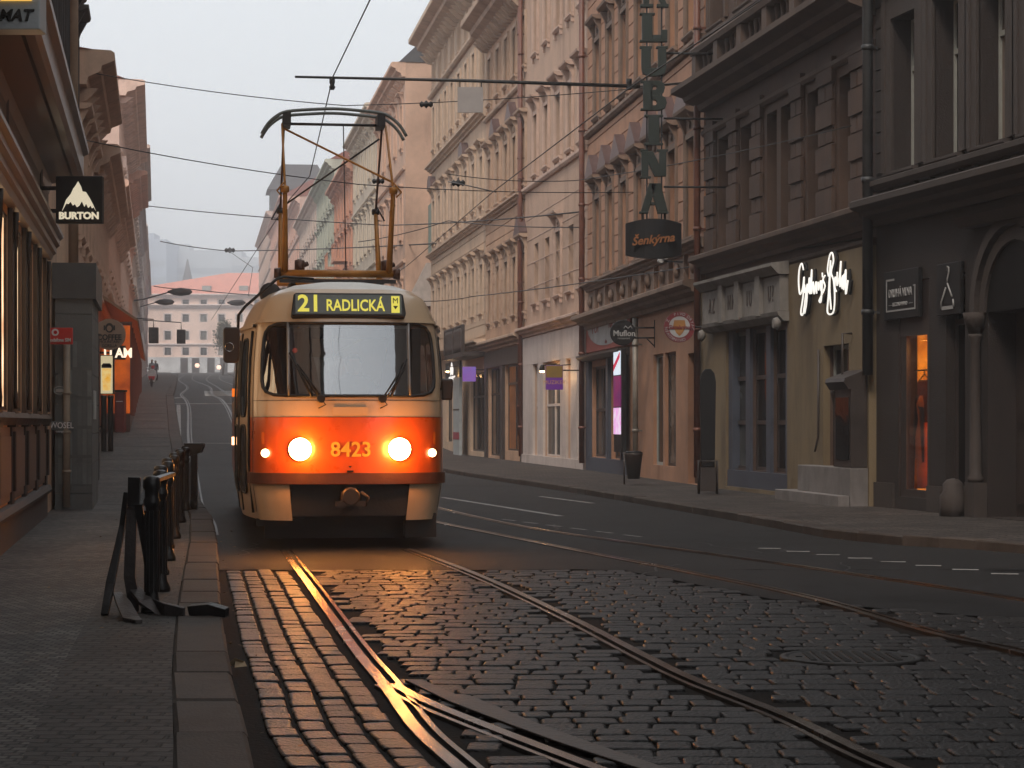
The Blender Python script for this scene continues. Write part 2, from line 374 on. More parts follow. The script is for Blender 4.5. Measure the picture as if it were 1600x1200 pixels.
RS = [(12.0, -.66), (11.2, -.42), (10.3, -.1), (9.5, .2), (8.4, .62)]
rail('rail', RS, side=-1)
RS2 = [(12.2, 1.10), (11.3, 1.35), (10.3, 1.66), (9.3, 1.98), (8.4, 2.28)]
b = MB(); b.slab([(-.60, 12.15), (-.50, 12.15), (-.30, 11.5), (-.22, 11.45), (.12, 10.4), (.36, 9.75), (.62, 9.1), (.9, 8.5), (.78, 8.5), (.5, 9.1), (.22, 9.75), (-.03, 10.4), (-.32, 11.2)], .004, .016)
tag(b.build('switch_plate', mat('switch_steel', (.07, .052, .042), .55, .5, bump=.4, stain=.5), bevel=.004), 'flat steel plate beside the rail switch in front of the tram', 'switch plate')
# cobblestones
railsets = [smooth_path(p, 4) for p in (RA, RB, RU, RW, RS)]
def rail_clear(x, y):
    d = 9
    for P in railsets:
        for i in range(0, len(P) - 1):
            if abs(P[i][0] - y) > 1.6: continue
            a = Vector((P[i][1], P[i][0])); c = Vector((P[i + 1][1], P[i + 1][0])); v = c - a
            t = max(0, min(1, (Vector((x, y)) - a).dot(v) / max(v.length_squared, 1e-9)))
            d = min(d, (Vector((x, y)) - a - v * t).length)
    return d
def xrail(P, y): return lerp_tab(sorted(P), y)
def cobbles(name, m, f0, f1, y0, y1, wx, wy, jy=.012):
    b = MB(); y = y0; r = 0
    while y < y1:
        h = wy * random.uniform(.85, 1.15); x = f0(y) + random.uniform(0, wx); r += 1
        xe = f1(y)
        while x < xe:
            w = wx * random.uniform(.65, 1.4)
            cx, cy = x + w / 2, y + h / 2
            if rail_clear(cx, cy) > .05 + w * .34 and cx + w / 2 < xe + .05 and not (((cx - 2.09) / .5) ** 2 + ((cy - 13.4) / .5) ** 2 < 1):
                hw, hh = w / 2 - .005, h / 2 - jy; zt = .004 + random.uniform(-.005, .004); tx = random.uniform(-.02, .02); ty = random.uniform(-.02, .02); sk = random.uniform(-.012, .012)
                i = len(b.v)
                for (ins, dz) in ((0, -.05), (.001, -.009), (.005, -.003), (.014, 0)):
                    a, c = hw - ins, hh - ins; q = min(.014, c * .3)
                    for (ux, uy) in ((-a + q, -c), (a - q, -c), (a, -c + q), (a, c - q), (a - q, c), (-a + q, c), (-a, c - q), (-a, -c + q)):
                        b.v.append((cx + ux + sk * (uy / hh), cy + uy, zt + dz + (ux * tx + uy * ty if dz > -.05 else 0)))
                for k in range(3):
                    for q in range(8):
                        b.sm.add(len(b.f)); b.f.append((i + k * 8 + q, i + k * 8 + (q + 1) % 8, i + (k + 1) * 8 + (q + 1) % 8, i + (k + 1) * 8 + q)); b.m.append(0)
                b.f.append(tuple(i + 24 + q for q in range(8))); b.m.append(0)
            x += w
        y += h
    return tag(b.build(name, m), kind='structure')
def xcob(y): return min(fC(y), .245 * y + .6)
def courses():
    b = MB(); k = 0; wx = .158
    while True:
        k += 1; off = .085 + wx * (k - .5); y = 8.2 + random.uniform(0, .2); n_in = 0
        while y < 21.2:
            h = .27 * random.uniform(.75, 1.25); cy = y + h / 2; cx = xrail(RA, cy) - off; sl = (xrail(RA, cy + .2) - xrail(RA, cy - .2)) / .4
            y += h
            if cx - wx / 2 < fL(cy) + .0: continue
            n_in += 1; hw, hh = wx / 2 - .008 - random.uniform(0, .006), h / 2 - .006; zt = .004 + random.uniform(-.005, .004); tx = random.uniform(-.03, .03); ty = random.uniform(-.02, .02); cx += random.uniform(-.006, .006)
            i = len(b.v)
            for (ins, dz) in ((0, -.05), (.001, -.009), (.005, -.003), (.014, 0)):
                a, c = hw - ins, hh - ins; q = .014
                for (ux, uy) in ((-a + q, -c), (a - q, -c), (a, -c + q), (a, c - q), (a - q, c), (-a + q, c), (-a, c - q), (-a, -c + q)):
                    b.v.append((cx + ux + sl * uy, cy + uy, zt + dz + (ux * tx + uy * ty if dz > -.05 else 0)))
            for k2 in range(3):
                for q in range(8): b.sm.add(len(b.f)); b.f.append((i + k2 * 8 + q, i + k2 * 8 + (q + 1) % 8, i + (k2 + 1) * 8 + (q + 1) % 8, i + (k2 + 1) * 8 + q)); b.m.append(0)
            b.f.append(tuple(i + 24 + q for q in range(8))); b.m.append(0)
        if n_in == 0: break
    return tag(b.build('road', M_cobw), kind='structure')
courses()
cobbles('road', M_cob, lambda y: xrail(RA, y) + .05, xcob, 8.2, 21.2, .21, .215, .006)
# manhole
r = empty('manhole_cover', (2.09, 13.4, .0), 0, 'round dark iron manhole cover in the cobbles right of the tram track', 'manhole cover')
MB().lathe([(.44, -.03), (.44, .008), (.40, .012), (.39, .004)], n=32).build('rim', mat('iron', (.03, .027, .025), .55, .7, bump=.5), r)
b = MB(); b.lathe([(.385, -.02), (.385, .008)], n=32)
for i in range(-5, 6):
    for j in range(-5, 6):
        if i * i + j * j < 26: b.box(i * .065 - .02, i * .065 + .02, j * .065 - .02, j * .065 + .02, .008, .014)
b.build('lid', MATS['iron'], r)
# litter
b = MB(); cx, cy = GP(368, 1047)
b.poly([(cx - .05, cy, .03), (cx + .0, cy - .03, .075), (cx + .05, cy + .0, .05), (cx + .02, cy + .04, .02)]); b.poly([(cx, cy - .04, .02), (cx + .07, cy - .02, .025), (cx + .05, cy + .02, .05), (cx, cy - .01, .06)])
tag(b.build('litter', mat('paper', (.35, .25, .15), .8)), 'crumpled scrap of paper lying in the gutter by the left kerb', 'litter')
# tar patches and cracks in the asphalt
random.seed(11)
M_tar = mat('tar_patch', (.013, .012, .012), .5, var=.2, bump=.4, bscale=90, ior=1.3)
b = MB()
for (x, y) in ((.6, 31), (3.4, 22.5), (2.2, 26.3), (-3.1, 26), (1.7, 22.2)):
    dx, dy = random.uniform(-.25, .25), -.5
    for k in range(9):
        nx, ny = x + dx * .5 + random.uniform(-.12, .12), y + dy * .5 + random.uniform(-.1, .1); d = Vector((nx - x, ny - y)).normalized(); n_ = Vector((d.y, -d.x)) * .012
        b.quad((x - n_.x, y - n_.y, .0045), (x + n_.x, y + n_.y, .0045), (nx + n_.x, ny + n_.y, .0045), (nx - n_.x, ny - n_.y, .0045)); x, y = nx, ny
tag(b.build('road_crack', M_tar), kind='structure')
# small leaves and litter in the gutters and joints
b = MB()
for k in range(150):
    y = random.uniform(9, 30); side = random.random(); x = fL(y) + random.uniform(.0, .25) if side < .4 else (fR(y) - random.uniform(0, .3) if side < .7 else fL(y) - random.uniform(.3, 2.2))
    z = .008 if side < .7 else .125; a = random.uniform(0, 6.28); r_ = random.uniform(.012, .03); b.quad(*[(x + r_ * math.cos(a + q * 1.57) * (1 if q % 2 else .5), y + r_ * math.sin(a + q * 1.57) * (1 if q % 2 else .5), z + random.uniform(0, .012)) for q in range(4)])
tag(b.build('fallen_leaves', mat('dry_leaf', (.12, .075, .035), .8, island=.5)), kind='stuff', label='scattered dry leaves and scraps in the gutters', cat='leaves')
# paint markings
def paint(pts_pairs, dz=.005):
    b = MB()
    for (x0, y0, x1, y1, w) in pts_pairs:
        d = Vector((x1 - x0, y1 - y0)); L_ = d.length; d.normalize(); n = Vector((d.y, -d.x)) * w / 2; k = max(1, int(L_ / 3))
        for i in range(k):
            p = Vector((x0, y0)) + d * L_ * i / k; q = Vector((x0, y0)) + d * L_ * (i + 1) / k
            b.quad(*[(*v, GZ(*v) + dz) for v in (p - n, p + n, q + n, q - n)])
    return tag(b.build('road_marking', M_white), kind='structure')
L_ = []
for i in range(9):
    t = i / 8; xx = 2.95 + (4.95 - 2.95) * t; yy = 25 + (20.2 - 25) * t; L_.append((xx - .12, yy, xx + .13, yy - .05, .13))
for i in range(6):
    t = i / 6; xx = -.15 + (1.9) * t; yy = 32.5 - 5.4 * t; L_.append((xx, yy, xx + .2, yy - .5, .06))
L_ += [(-1.35, 42, .75, 33.6, .12), (.55, 42.5, 1.45, 38.9, .1)]
def gl(px, py, zmax=480):                # terrain point seen at px,py for the left road
    lo = 20.
    y = lo
    while y < zmax:
        x = (px - 800) * y / F
        if CH - (py - HZ) * y / F <= GZ(x, y): return (x, y)
        y += .25
    return (x, y)
for a, c, w in (((205, 631), (362, 631), .35), ((285, 693), (362, 693), .12), ((267, 692), (265, 633), .14), ((279, 692), (279, 633), .14), ((150, 745), (250, 745), .03)):
    p, q = gl(*a), gl(*c); L_.append((*p, *q, w))
for k in range(6):
    p = gl(328 + k * 6, 611); q = gl(331 + k * 6, 619); L_.append((*p, *q, .6))
p = gl(268, 622); q = gl(282, 622); L_.append((*p, *q, 3))
paint(L_)
# pale cross joints on left pavement
b = MB()
for py in (640, 652, 664, 677, 691, 706, 726, 745, 772, 800):
    q = gl(200 + (py - 640) * .15, py); x1 = fL(q[1]) - .35; x0 = wL(q[1])
    b.box(x0, x1, q[1], q[1] + .05, ZL(q[1]) + .105, ZL(q[1]) + .118)
tag(b.build('path', mat('slab_joint', (.16, .15, .145), .8)), kind='structure')

exec_buildings = True
# ================================================================== BUILDINGS
M_frame_w = mat('window_paint_pale', (.30, .31, .29), .6, var=.2)
M_frame_g = mat('window_paint_green', (.16, .24, .22), .6, var=.2)
M_frame_d = mat('window_paint_dark', (.04, .03, .027), .5, var=.3)
M_frame_b = mat('shopfront_blue_grey', (.055, .065, .09), .55, var=.25)
M_pane = panem('window_pane', (.030, .026, .024))
M_pane_l = panem('window_pane_pale', (.065, .068, .068), .15)
M_pane_d = panem('shop_pane_dark', (.012, .011, .011), .06, .3, False)
M_pipe = mat('downpipe_copper', (.14, .05, .03), .5, var=.35, scale=4)
M_pipe_g = mat('downpipe_grey', (.05, .052, .055), .5, .4, var=.3)
M_tile = mat('roof_tile', (.24, .085, .06), .8, var=.3, scale=2, bump=.4)
M_slate = mat('roof_slate', (.07, .07, .075), .7, var=.3)
M_lead = mat('sheet_metal_cap', (.13, .08, .075), .5, .3, var=.3)

class House:
    def __init__(s, name, label, A, B, H, wallm, trimm=None, zb=-.6, depth=9, cat='building'):
        s.A = Vector(A); s.B = Vector(B); d = s.B - s.A; s.L = d.length; s.ang = math.atan2(d.y, d.x); s.d = d.normalized()
        s.root = empty(name, (A[0], A[1], 0), s.ang, label, cat); s.H = H; s.wm = wallm; s.tm = trimm or wallm; s.zb = zb; s.dep = depth
        s.op = []; s.cache = {}
    def u(s, px):                              # distance along the wall of a point seen at column px
        k = (px - 800) / F
        return (s.A.x - k * s.A.y) / (k * s.d.y - s.d.x)
    def y(s, u): return s.A.y + s.d.y * u
    def h(s, px, py): return CH + (HZ - py) * s.y(s.u(px)) / F
    def world(s, u, w, z):                     # w = distance out from the wall
        n = Vector((s.d.y, -s.d.x)); p = s.A + s.d * u + n * w; return (p.x, p.y, z)
    def opening(s, u0, u1, z0, z1, d=.3): s.op.append((u0, u1, z0, z1, d))
    def wall(s, gable=True, extra=None):
        us = sorted({0, s.L} | {round(o[0], 4) for o in s.op} | {round(o[1], 4) for o in s.op}); zs = sorted({s.zb, s.H} | {round(o[2], 4) for o in s.op} | {round(o[3], 4) for o in s.op})
        us = [u for u in us if -1e-6 <= u <= s.L + 1e-6]
        b = MB()
        for i in range(len(us) - 1):
            run = None
            for j in range(len(zs) - 1):
                cu, cz = (us[i] + us[i + 1]) / 2, (zs[j] + zs[j + 1]) / 2
                inside = any(o[0] < cu < o[1] and o[2] < cz < o[3] for o in s.op)
                if not inside: b.quad((us[i], 0, zs[j]), (us[i + 1], 0, zs[j]), (us[i + 1], 0, zs[j + 1]), (us[i], 0, zs[j + 1]))
        for (u0, u1, z0, z1, d) in s.op:
            b.quad((u0, 0, z0), (u0, d, z0), (u0, d, z1), (u0, 0, z1)); b.quad((u1, 0, z0), (u1, d, z0), (u1, d, z1), (u1, 0, z1))
            b.quad((u0, 0, z0), (u1, 0, z0), (u1, d, z0), (u0, d, z0)); b.quad((u0, 0, z1), (u1, 0, z1), (u1, d, z1), (u0, d, z1))
            b.quad((u0, d, z0), (u1, d, z0), (u1, d, z1), (u0, d, z1))
        D = s.dep
        b.quad((0, 0, s.zb), (0, D, s.zb), (0, D, s.H), (0, 0, s.H)); b.quad((s.L, 0, s.zb), (s.L, D, s.zb), (s.L, D, s.H), (s.L, 0, s.H))
        b.quad((0, D, s.zb), (s.L, D, s.zb), (s.L, D, s.H), (0, D, s.H)); b.quad((0, 0, s.H), (s.L, 0, s.H), (s.L, D, s.H), (0, D, s.H))
        me = bpy.data.meshes.new('wall'); me.from_pydata(b.v, [], b.f); me.materials.append(s.wm)
        o = bpy.data.objects.new('wall', me); COL.objects.link(o); o.parent = s.root; s.wallo = o; return o
    def part(s, name, mb, m, label=None, bevel=0): return tag(mb.build(name, m, s.root, bevel=bevel), label)
    def roof(s, h=3., over=.3, m=None, inset=0):
        b = MB(); D = s.dep
        b.prism([(-over, s.H + .012), (D * .5, s.H + h), (D + over, s.H + .012)], -.05, s.L + .05)
        return s.part('roof', b, m or M_tile)
    def cornice(s, z, proj, h, u0=None, u1=None, dent=0, m=None, name='cornice', dh=.18, dw=.14):
        u0 = -.02 if u0 is None else u0; u1 = s.L + .02 if u1 is None else u1
        b = MB(); p = proj
        b.prism([(.02, z), (-p * .25, z), (-p * .3, z + h * .22), (-p * .62, z + h * .38), (-p * .66, z + h * .55), (-p * .95, z + h * .68), (-p, z + h * .72), (-p, z + h * .93), (-p * .9, z + h), (.02, z + h * 1.04)], u0, u1)
        if dent:
            n = int((u1 - u0) / dent)
            for k in range(n):
                c = u0 + (k + .5) * (u1 - u0) / n
                b.prism([(0, z - dh), (-p * .22, z - dh * .9), (-p * .55, z - .005), (0, z - .005)], c - dw / 2, c + dw / 2)
        return s.part(name, b, m or s.tm)
    def string(s, z, h=.1, p=.07, u0=None, u1=None, m=None):
        b = MB(); b.prism([(.02, z), (-p * .6, z), (-p, z + h * .4), (-p, z + h * .85), (-p * .7, z + h), (.02, z + h)], -.02 if u0 is None else u0, s.L + .02 if u1 is None else u1)
        return s.part('string_course', b, m or s.tm)
    def grooves(s, z0, z1, step, skip=()):     # rusticated render: thin raised courses between openings
        b = MB(); z = z0
        while z < z1 - .02:
            zt = min(z + step - .035, z1); segs = [(0.03, s.L - .03)]
            for (u0, u1, a, c, d) in s.op:
                if a < zt and c > z:
                    ns = []
                    for (p, q) in segs:
                        if u1 + .22 <= p or u0 - .22 >= q: ns.append((p, q))
                        else:
                            if u0 - .22 > p: ns.append((p, u0 - .22))
                            if u1 + .22 < q: ns.append((u1 + .22, q))
                    segs = ns
            for (p, q) in segs:
                if q - p > .08: b.box(p, q, -.028, .01, z, zt)
            z += step
        return s.part('rustication', b, s.wm)
    def window(s, u, z0, z1, w, frame=None, pane=None, style='plain', depth=.22, cols=2, tr=.68, sill=True, surround=.14, ped=None, keym=None):
        s.opening(u - w / 2, u + w / 2, z0, z1, depth + .1)
        h = round(z1 - z0, 2); key = (h, round(w, 2), frame.name if frame else '', pane.name if pane else '', style, surround, ped, cols, tr)
        if key not in s.cache:
            f = MB(); t = .06; W2 = w / 2
            f.box(-W2, -W2 + t, 0, .06, 0, h); f.box(W2 - t, W2, 0, .06, 0, h); f.box(-W2 + t, W2 - t, 0, .06, 0, t); f.box(-W2 + t, W2 - t, 0, .06, h - t, h)
            if tr: f.box(-W2 + t, W2 - t, -.012, .055, h * tr, h * tr + .075)
            for k in range(1, cols):
                x = -W2 + w * k / cols; f.box(x - .03, x + .03, -.005, .05, t, h * tr if tr else h - t)
                if tr: f.box(x - .025, x + .025, -.003, .048, h * tr + .075, h - t)
            pn = MB(); pn.box(-W2 + .01, W2 - .01, .03, .045, .01, h - .01)
            d = {'f': f.mesh('window', frame or M_frame_w), 'p': pn.mesh('pane', pane or M_pane)}
            if sill:
                q = MB(); q.prism([(.05, -.10), (-.07, -.10), (-.13, -.04), (-.13, .0), (.05, .02)], -W2 - .12, W2 + .12)
                q.box(-W2 - .08, -W2 + .02, -.08, 0, -.26, -.10); q.box(W2 - .02, W2 + .08, -.08, 0, -.26, -.10); d['s'] = q.mesh('sill', s.tm)
            if surround:
                q = MB(); g = surround; q.box(-W2 - g, -W2, -.05, .02, 0.02, h + g); q.box(W2, W2 + g, -.05, .02, 0.02, h + g); q.box(-W2, W2, -.05, .02, h, h + g)
                q.box(-W2 - g, -W2 - g * .55, -.075, -.05, .02, h + g); q.box(W2 + g * .55, W2 + g, -.075, -.05, .02, h + g)
                d['r'] = q.mesh('window_surround', s.tm)
            if ped:
                q = MB(); g = surround; a = W2 + g + .10; zt = h + g
                if ped in ('brackets', 'tri', 'flat', 'curve', 'tritile'):
                    for sx in (-1, 1):
                        x = sx * (W2 + g * .5); q.prism([(0, zt - .02), (-.06, zt - .02), (-.10, zt + .12), (-.22, zt + .34), (0, zt + .34)], x - .07, x + .07)
                    if ped != 'flat':
                        q.box(-W2 + .03, W2 - .03, -.03, .0, zt + .05, zt + .28); q.lathe([(.10, -.05), (.04, -.08)], (0, 0, zt + .16), 8, 'y')
                    zt += .34
                    q.prism([(.02, zt), (-.16, zt), (-.28, zt + .06), (-.30, zt + .12), (.02, zt + .13)], -a, a); zt += .13
                d['pd'] = q.mesh('pediment', s.tm)
                if ped in ('tri', 'tritile', 'curve'):
                    q = MB()
                    if ped == 'curve':
                        pr = [(-a, zt)] + [(-a * math.cos(math.pi * k / 10), zt + .05 + .5 * math.sin(math.pi * k / 10)) for k in range(11)] + [(a, zt)]
                    else: pr = [(-a, zt), (a, zt), (a, zt + .05), (0, zt + a * .85), (-a, zt + .05)]
                    q.plate(pr, -.28, .0); d['pc'] = q.mesh('pediment_cap', M_lead if ped != 'tri' else s.tm)
            s.cache[key] = d
        d = s.cache[key]
        fo = inst('window', d['f'], s.root, (u, depth, z0)); inst('pane', d['p'], fo)
        if 's' in d: inst('sill', d['s'], s.root, (u, 0, z0))
        if 'r' in d: inst('window_surround', d['r'], s.root, (u, 0, z0))
        if 'pd' in d: inst('pediment', d['pd'], s.root, (u, 0, z0))
        if 'pc' in d: inst('pediment_cap', d['pc'], s.root, (u, 0, z0))
        return fo
    def glazed(s, u0, u1, z0, z1, frame, pane, name='shop_window', depth=.25, cols=1, rows=(), bottom=0, label=None, t=.07):
        s.opening(u0, u1, z0, z1, depth + .12); f = MB()
        f.box(u0, u0 + t, depth, depth + .07, z0, z1); f.box(u1 - t, u1, depth, depth + .07, z0, z1); f.box(u0 + t, u1 - t, depth, depth + .07, z1 - t, z1); f.box(u0 + t, u1 - t, depth, depth + .07, z0, z0 + t + bottom)
        for k in range(1, cols): x = u0 + (u1 - u0) * k / cols; f.box(x - t * .6, x + t * .6, depth - .02, depth + .06, z0 + t + bottom, z1 - t)
        for r_ in rows: f.box(u0 + t, u1 - t, depth - .015, depth + .05, z0 + (z1 - z0) * r_ - .04, z0 + (z1 - z0) * r_ + .04)
        fo = s.part(name, f, frame, label); p = MB(); p.box(u0 + .02, u1 - .02, depth + .03, depth + .045, z0 + .02, z1 - .02); p.build('pane', pane, fo); return fo
    def pipe(s, u, z0, z1, m, r=.07, out=.13):
        b = MB(); b.tube([(u, -out, z0), (u, -out, z1)], r, 10)
        z = z0 + 1
        while z < z1: b.lathe([(r + .015, -.04), (r + .02, 0), (r + .015, .04)], (u, -out, z), 10); b.box(u - .015, u + .015, -out, .02, z - .02, z + .02); z += 2.1
        return s.part('downpipe', b, m)

def text_obj(txt, size, m, parent, loc, name='lettering', rot=(R(90), 0, 0), ext=.006, xs=1., shear=0., bold=0., align='CENTER', spacing=1.):
    cu = bpy.data.curves.new('t', 'FONT'); cu.body = txt; cu.size = size; cu.extrude = ext; cu.align_x = align; cu.align_y = 'CENTER'; cu.shear = shear; cu.offset = bold; cu.resolution_u = 3; cu.space_character = spacing
    t = bpy.data.objects.new('t', cu); COL.objects.link(t); bpy.context.view_layer.update()
    me = bpy.data.meshes.new_from_object(t.evaluated_get(bpy.context.evaluated_depsgraph_get())); bpy.data.objects.remove(t)
    me.materials.clear(); me.materials.append(m); o = bpy.data.objects.new(name, me); COL.objects.link(o); o.parent = parent; o.location = loc; o.rotation_euler = rot; o.scale = (xs, 1, 1); return o
def strokes(lines, r, m, parent, name='lettering', y=0.):
    b = MB()
    for l in lines:
        P = smooth_path([(p[0], p[1]) for p in l], 5); b.tube([(p[0], y, p[1]) for p in P], r, 6)
    return b.build(name, m, parent)

def wallpt(tab, y): return (lerp_tab(tab, y), y)

# ---- right side, near to far
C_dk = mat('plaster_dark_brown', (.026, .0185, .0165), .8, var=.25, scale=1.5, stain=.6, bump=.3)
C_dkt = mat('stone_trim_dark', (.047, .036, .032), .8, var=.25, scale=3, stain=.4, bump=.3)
dR1 = Vector((6.95 - 5.81, 29.5 - 34.7)).normalized(); endR1 = Vector((5.81, 34.7)) + dR1 * 36  # wall run on out of view only to shade the near street
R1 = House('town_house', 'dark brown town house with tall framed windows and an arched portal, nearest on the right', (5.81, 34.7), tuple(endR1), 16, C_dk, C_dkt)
h = R1
for px in (1414, 1481, 1552):
    u = h.u(px)
    h.window(u, 5.35, 7.75, .95, M_frame_w, M_pane, cols=2, tr=.66, surround=.32, ped='brackets', depth=.3)
du = h.u(1552) - h.u(1481)
for k in (1, 2, 3): h.window(h.u(1552) + du * k, 5.35, 7.75, .95, M_frame_w, M_pane, cols=2, tr=.66, surround=.32, ped='brackets', depth=.3)
h.cornice(4.55, .45, .42); h.string(5.12, .16, .2); h.cornice(9.3, .25, .3, name='string_course')
# lit shop window
ua, ub = h.u(1409), h.u(1446); za, zb_ = .35, 3.62
h.opening(h.u(1404), h.u(1452), .3, 3.62, .34)
f = MB(); t = .09
for (a, c) in ((h.u(1405), h.u(1413)), (h.u(1446), h.u(1451))): f.box(a, c, .03, .1, .3, 3.2)
f.box(h.u(1405), h.u(1451), .02, .11, 2.78, 3.6); f.box(h.u(1413), h.u(1446), .03, .1, .3, .42)
sw = h.part('shop_window', f, M_frame_d, 'lit shop window glowing orange with clothes inside')
q = MB(); q.box(h.u(1413) + .01, h.u(1446) - .01, .05, .056, .42, 2.78); q.build('pane', glassm('shop_glass', (.95, .95, .95), .02), sw)
q = MB(); q.box(h.u(1405), h.u(1451), .30, .33, .32, 3.2); q.build('backdrop', emis('lit_shop_orange', (1, .28, .02), 1.7, (.5, .10, .004), 2.2), sw)
ls = bpy.data.lights.new('shop_lamp', 'AREA'); ls.energy = 5; ls.color = (1, .45, .1); ls.size = .15
lo = bpy.data.objects.new('shop_lamp', ls); COL.objects.link(lo); lo.parent = sw; lo.location = ((ua + ub) / 2, .2, 2.7); lo.rotation_euler = (0, 0, 0)
um = (ua + ub) / 2
r = empty('dress_display', h.world(um - .05, -.17, .44), h.ang, 'long orange dress on a stand in the lit shop window', 'dress')
MB().lathe([(.13, 0), (.12, .3), (.11, .8), (.07, 1.05), (.10, 1.3), (.05, 1.42)], n=14).build('skirt', mat('orange_cloth', (.6, .13, .01), .8, bump=.6, bscale=14), r)
MB().tube([(-.14, -.04, .2), (-.16, -.05, .9), (-.05, -.05, 1.4), (.08, -.05, 1.2), (.14, -.05, .4)], [.02, .04, .05, .04, .02], 8).build('shawl', mat('dark_cloth', (.03, .01, .006), .9), r)
r = empty('clothes_rail', h.world(um, -.17, 2.15), h.ang, 'thin rail with a hanger high in the lit shop window', 'clothes rail')
MB().tube([(-.35, 0, .1), (.35, 0, .1)], .012, 6).tube([(0, 0, .1), (.02, 0, .04), (-.2, 0, -.06), (.2, 0, -.06), (.02, 0, .04)], .01, 5).build('rail_bar', M_frame_d, r)
MB().plate([(-.2, -.07), (.2, -.07), (.26, -.7), (-.27, -.7)], -.02, .02).build('garment', mat('rust_cloth', (.25, .05, .01), .85, bump=.5, bscale=20), r)
h.glazed(h.u(1478), h.u(1508), .45, 3.62, M_frame_d, M_pane_d, 'shop_window', .14, 1, (.78,))
# arched portal
uc = h.u(1590); uw = .95
h.opening(uc - uw, uc + uw, .12, 3.0, .5)
MB().plate([(uc + .94 * math.cos(math.pi * k / 16), 3.0 + .94 * math.sin(math.pi * k / 16)) for k in range(17)], -.02, .0).build('arch_infill', mat('recess_dark', (.008, .007, .006), .6, ior=1.2), h.root)  # near-black plate painted as the dark recess under the arch
q = MB()
for k in range(16):
    a0 = math.pi * k / 16; a1 = math.pi * (k + 1) / 16
    for (ri, ro, y0, y1) in ((.95, 1.12, -.06, .02), (1.17, 1.32, -.12, .02)):
        q.v += [(uc + r_ * math.cos(a), y, 3.0 + r_ * math.sin(a)) for a in (a0, a1) for r_ in (ri, ro) for y in (y0, y1)]
        i = len(q.v) - 8
        for f_ in ((0, 1, 3, 2), (4, 6, 7, 5), (0, 4, 5, 1), (2, 3, 7, 6), (0, 2, 6, 4), (1, 5, 7, 3)): q.f.append(tuple(i + z for z in f_)); q.m.append(0)
q.plate([(uc + .94 * math.cos(math.pi * k / 16), 2.99 + .94 * math.sin(math.pi * k / 16)) for k in range(17)], -.012, .0) if False else None
q.prism([(.02, 4.22), (-.2, 4.22), (-.3, 4.36), (.02, 4.38)], uc - 1.5, uc + 1.5)
h.part('portal_arch', q, C_dkt)
for sx in (-1, 1):
    q = MB(); x = uc + sx * 1.14; q.box(x - .16, x + .16, -.2, .02, .1, .6); q.lathe([(.11, .6), (.12, .66), (.085, .72), (.075, 2.6), (.10, 2.66), (.10, 2.7)], (x, -.1, 0), 12); q.lathe([(.10, 2.7), (.17, 2.9), (.19, 3.0)], (x, -.1, 0), 8)
    h.part('portal_column', q, C_dkt)
q = MB(); q.box(uc - .93, uc + .93, .42, .48, .13, 3.08); dq = h.part('door', q, M_frame_d)
for sx in (-1, 1):
    for (a, c) in ((.3, 1.3), (1.45, 2.9)): MB().box(uc + sx * .48 - .33, uc + sx * .48 + .33, .38, .419, a, c).build('door_panel', M_frame_d, dq)
q = MB(); q.lathe([(.2, .05), (.19, .2), (.2, .34), (.15, .42), (.15, .52), (.09, .58), (.02, .6)], (uc - 1.5, -.28, .05), 9)
h.part('guard_stone', q, C_dkt)
for (a, c) in ((0, h.u(1398)), (h.u(1452), h.u(1474))): h.part('plinth', MB().box(a, c, -.05, .0, -.1, .5), C_dkt)
h.grooves(5.4, 9.2, .33); h.wall(); h.pipe(.08 + .05, 2.2, 15, M_pipe_g, .085, .2)
# signs on R1
def board_sign(name, label, house, px0, px1, z0, z1, m, out=.08, cat='sign', group=None):
    u0, u1 = house.u(px0), house.u(px1); c = (u0 + u1) / 2
    r = empty(name, house.world(c, .0, z0), house.ang, label, cat, group); w = (u1 - u0) / 2; hh = z1 - z0
    MB().box(-w, w, -out, -.02, 0, hh).build('board', m, r, bevel=.01); return r, w, hh
M_bk = mat('sign_black', (.011, .011, .012), .5, var=.15, bump=0, spec=.25)
M_ltr = mat('sign_grey_letters', (.30, .30, .30), .6, var=.1, bump=0)
r, w, hh = board_sign('shop_sign', 'black shop sign with grey second hand lettering inside a thin open frame', R1, 1388, 1443, 2.93 + .12, 3.8, M_bk)
text_obj('DRUHÁ VLNA', .185, M_ltr, r, (-.01, -.085, hh * .53), xs=.80); text_obj('SECOND HAND', .085, M_ltr, r, (-.02, -.085, hh * .3), xs=.95)
q = MB(); a = w - .12
q.box(-a, -a + .025, -.088, -.081, .12, hh - .12); q.box(-a + .025, -a + .32, -.088, -.081, hh - .15, hh - .12); q.box(-a + .025, a, -.088, -.081, .12, .145); q.box(a - .025, a, -.088, -.081, .145, hh * .66); q.box(a - .08, a - .025, -.088, -.081, hh * .63, hh * .66)
q.box(-a + .1, -a + .25, -.088, -.081, hh * .29, hh * .3); q.box(a - .25, a - .1, -.088, -.081, hh * .29, hh * .3)
q.build('frame_line', M_ltr, r)
r, w, hh = board_sign('hanger_sign', 'black square sign with a grey clothes hanger emblem', R1, 1471, 1508, 2.9 + .12, 3.78, M_bk)
q = MB(); c = hh / 2
q.tube([(-.03, -.09, c + .27), (-.01, -.09, c + .33), (.05, -.09, c + .31), (.05, -.09, c + .24), (.0, -.09, c + .15), (.0, -.09, c + .08)], .012, 5)
q.tube([(-.06, -.09, c + .02), (-.22, -.09, c - .18), (-.22, -.09, c - .28)], .014, 5); q.tube([(0, -.09, c + .08), (.16, -.09, c - .12)], .014, 5); q.tube([(.2, -.09, c - .16), (.22, -.09, c - .27)], .014, 5); q.box(-.2, .2, -.095, -.085, c - .3, c - .25)
q.build('emblem', M_ltr, r)

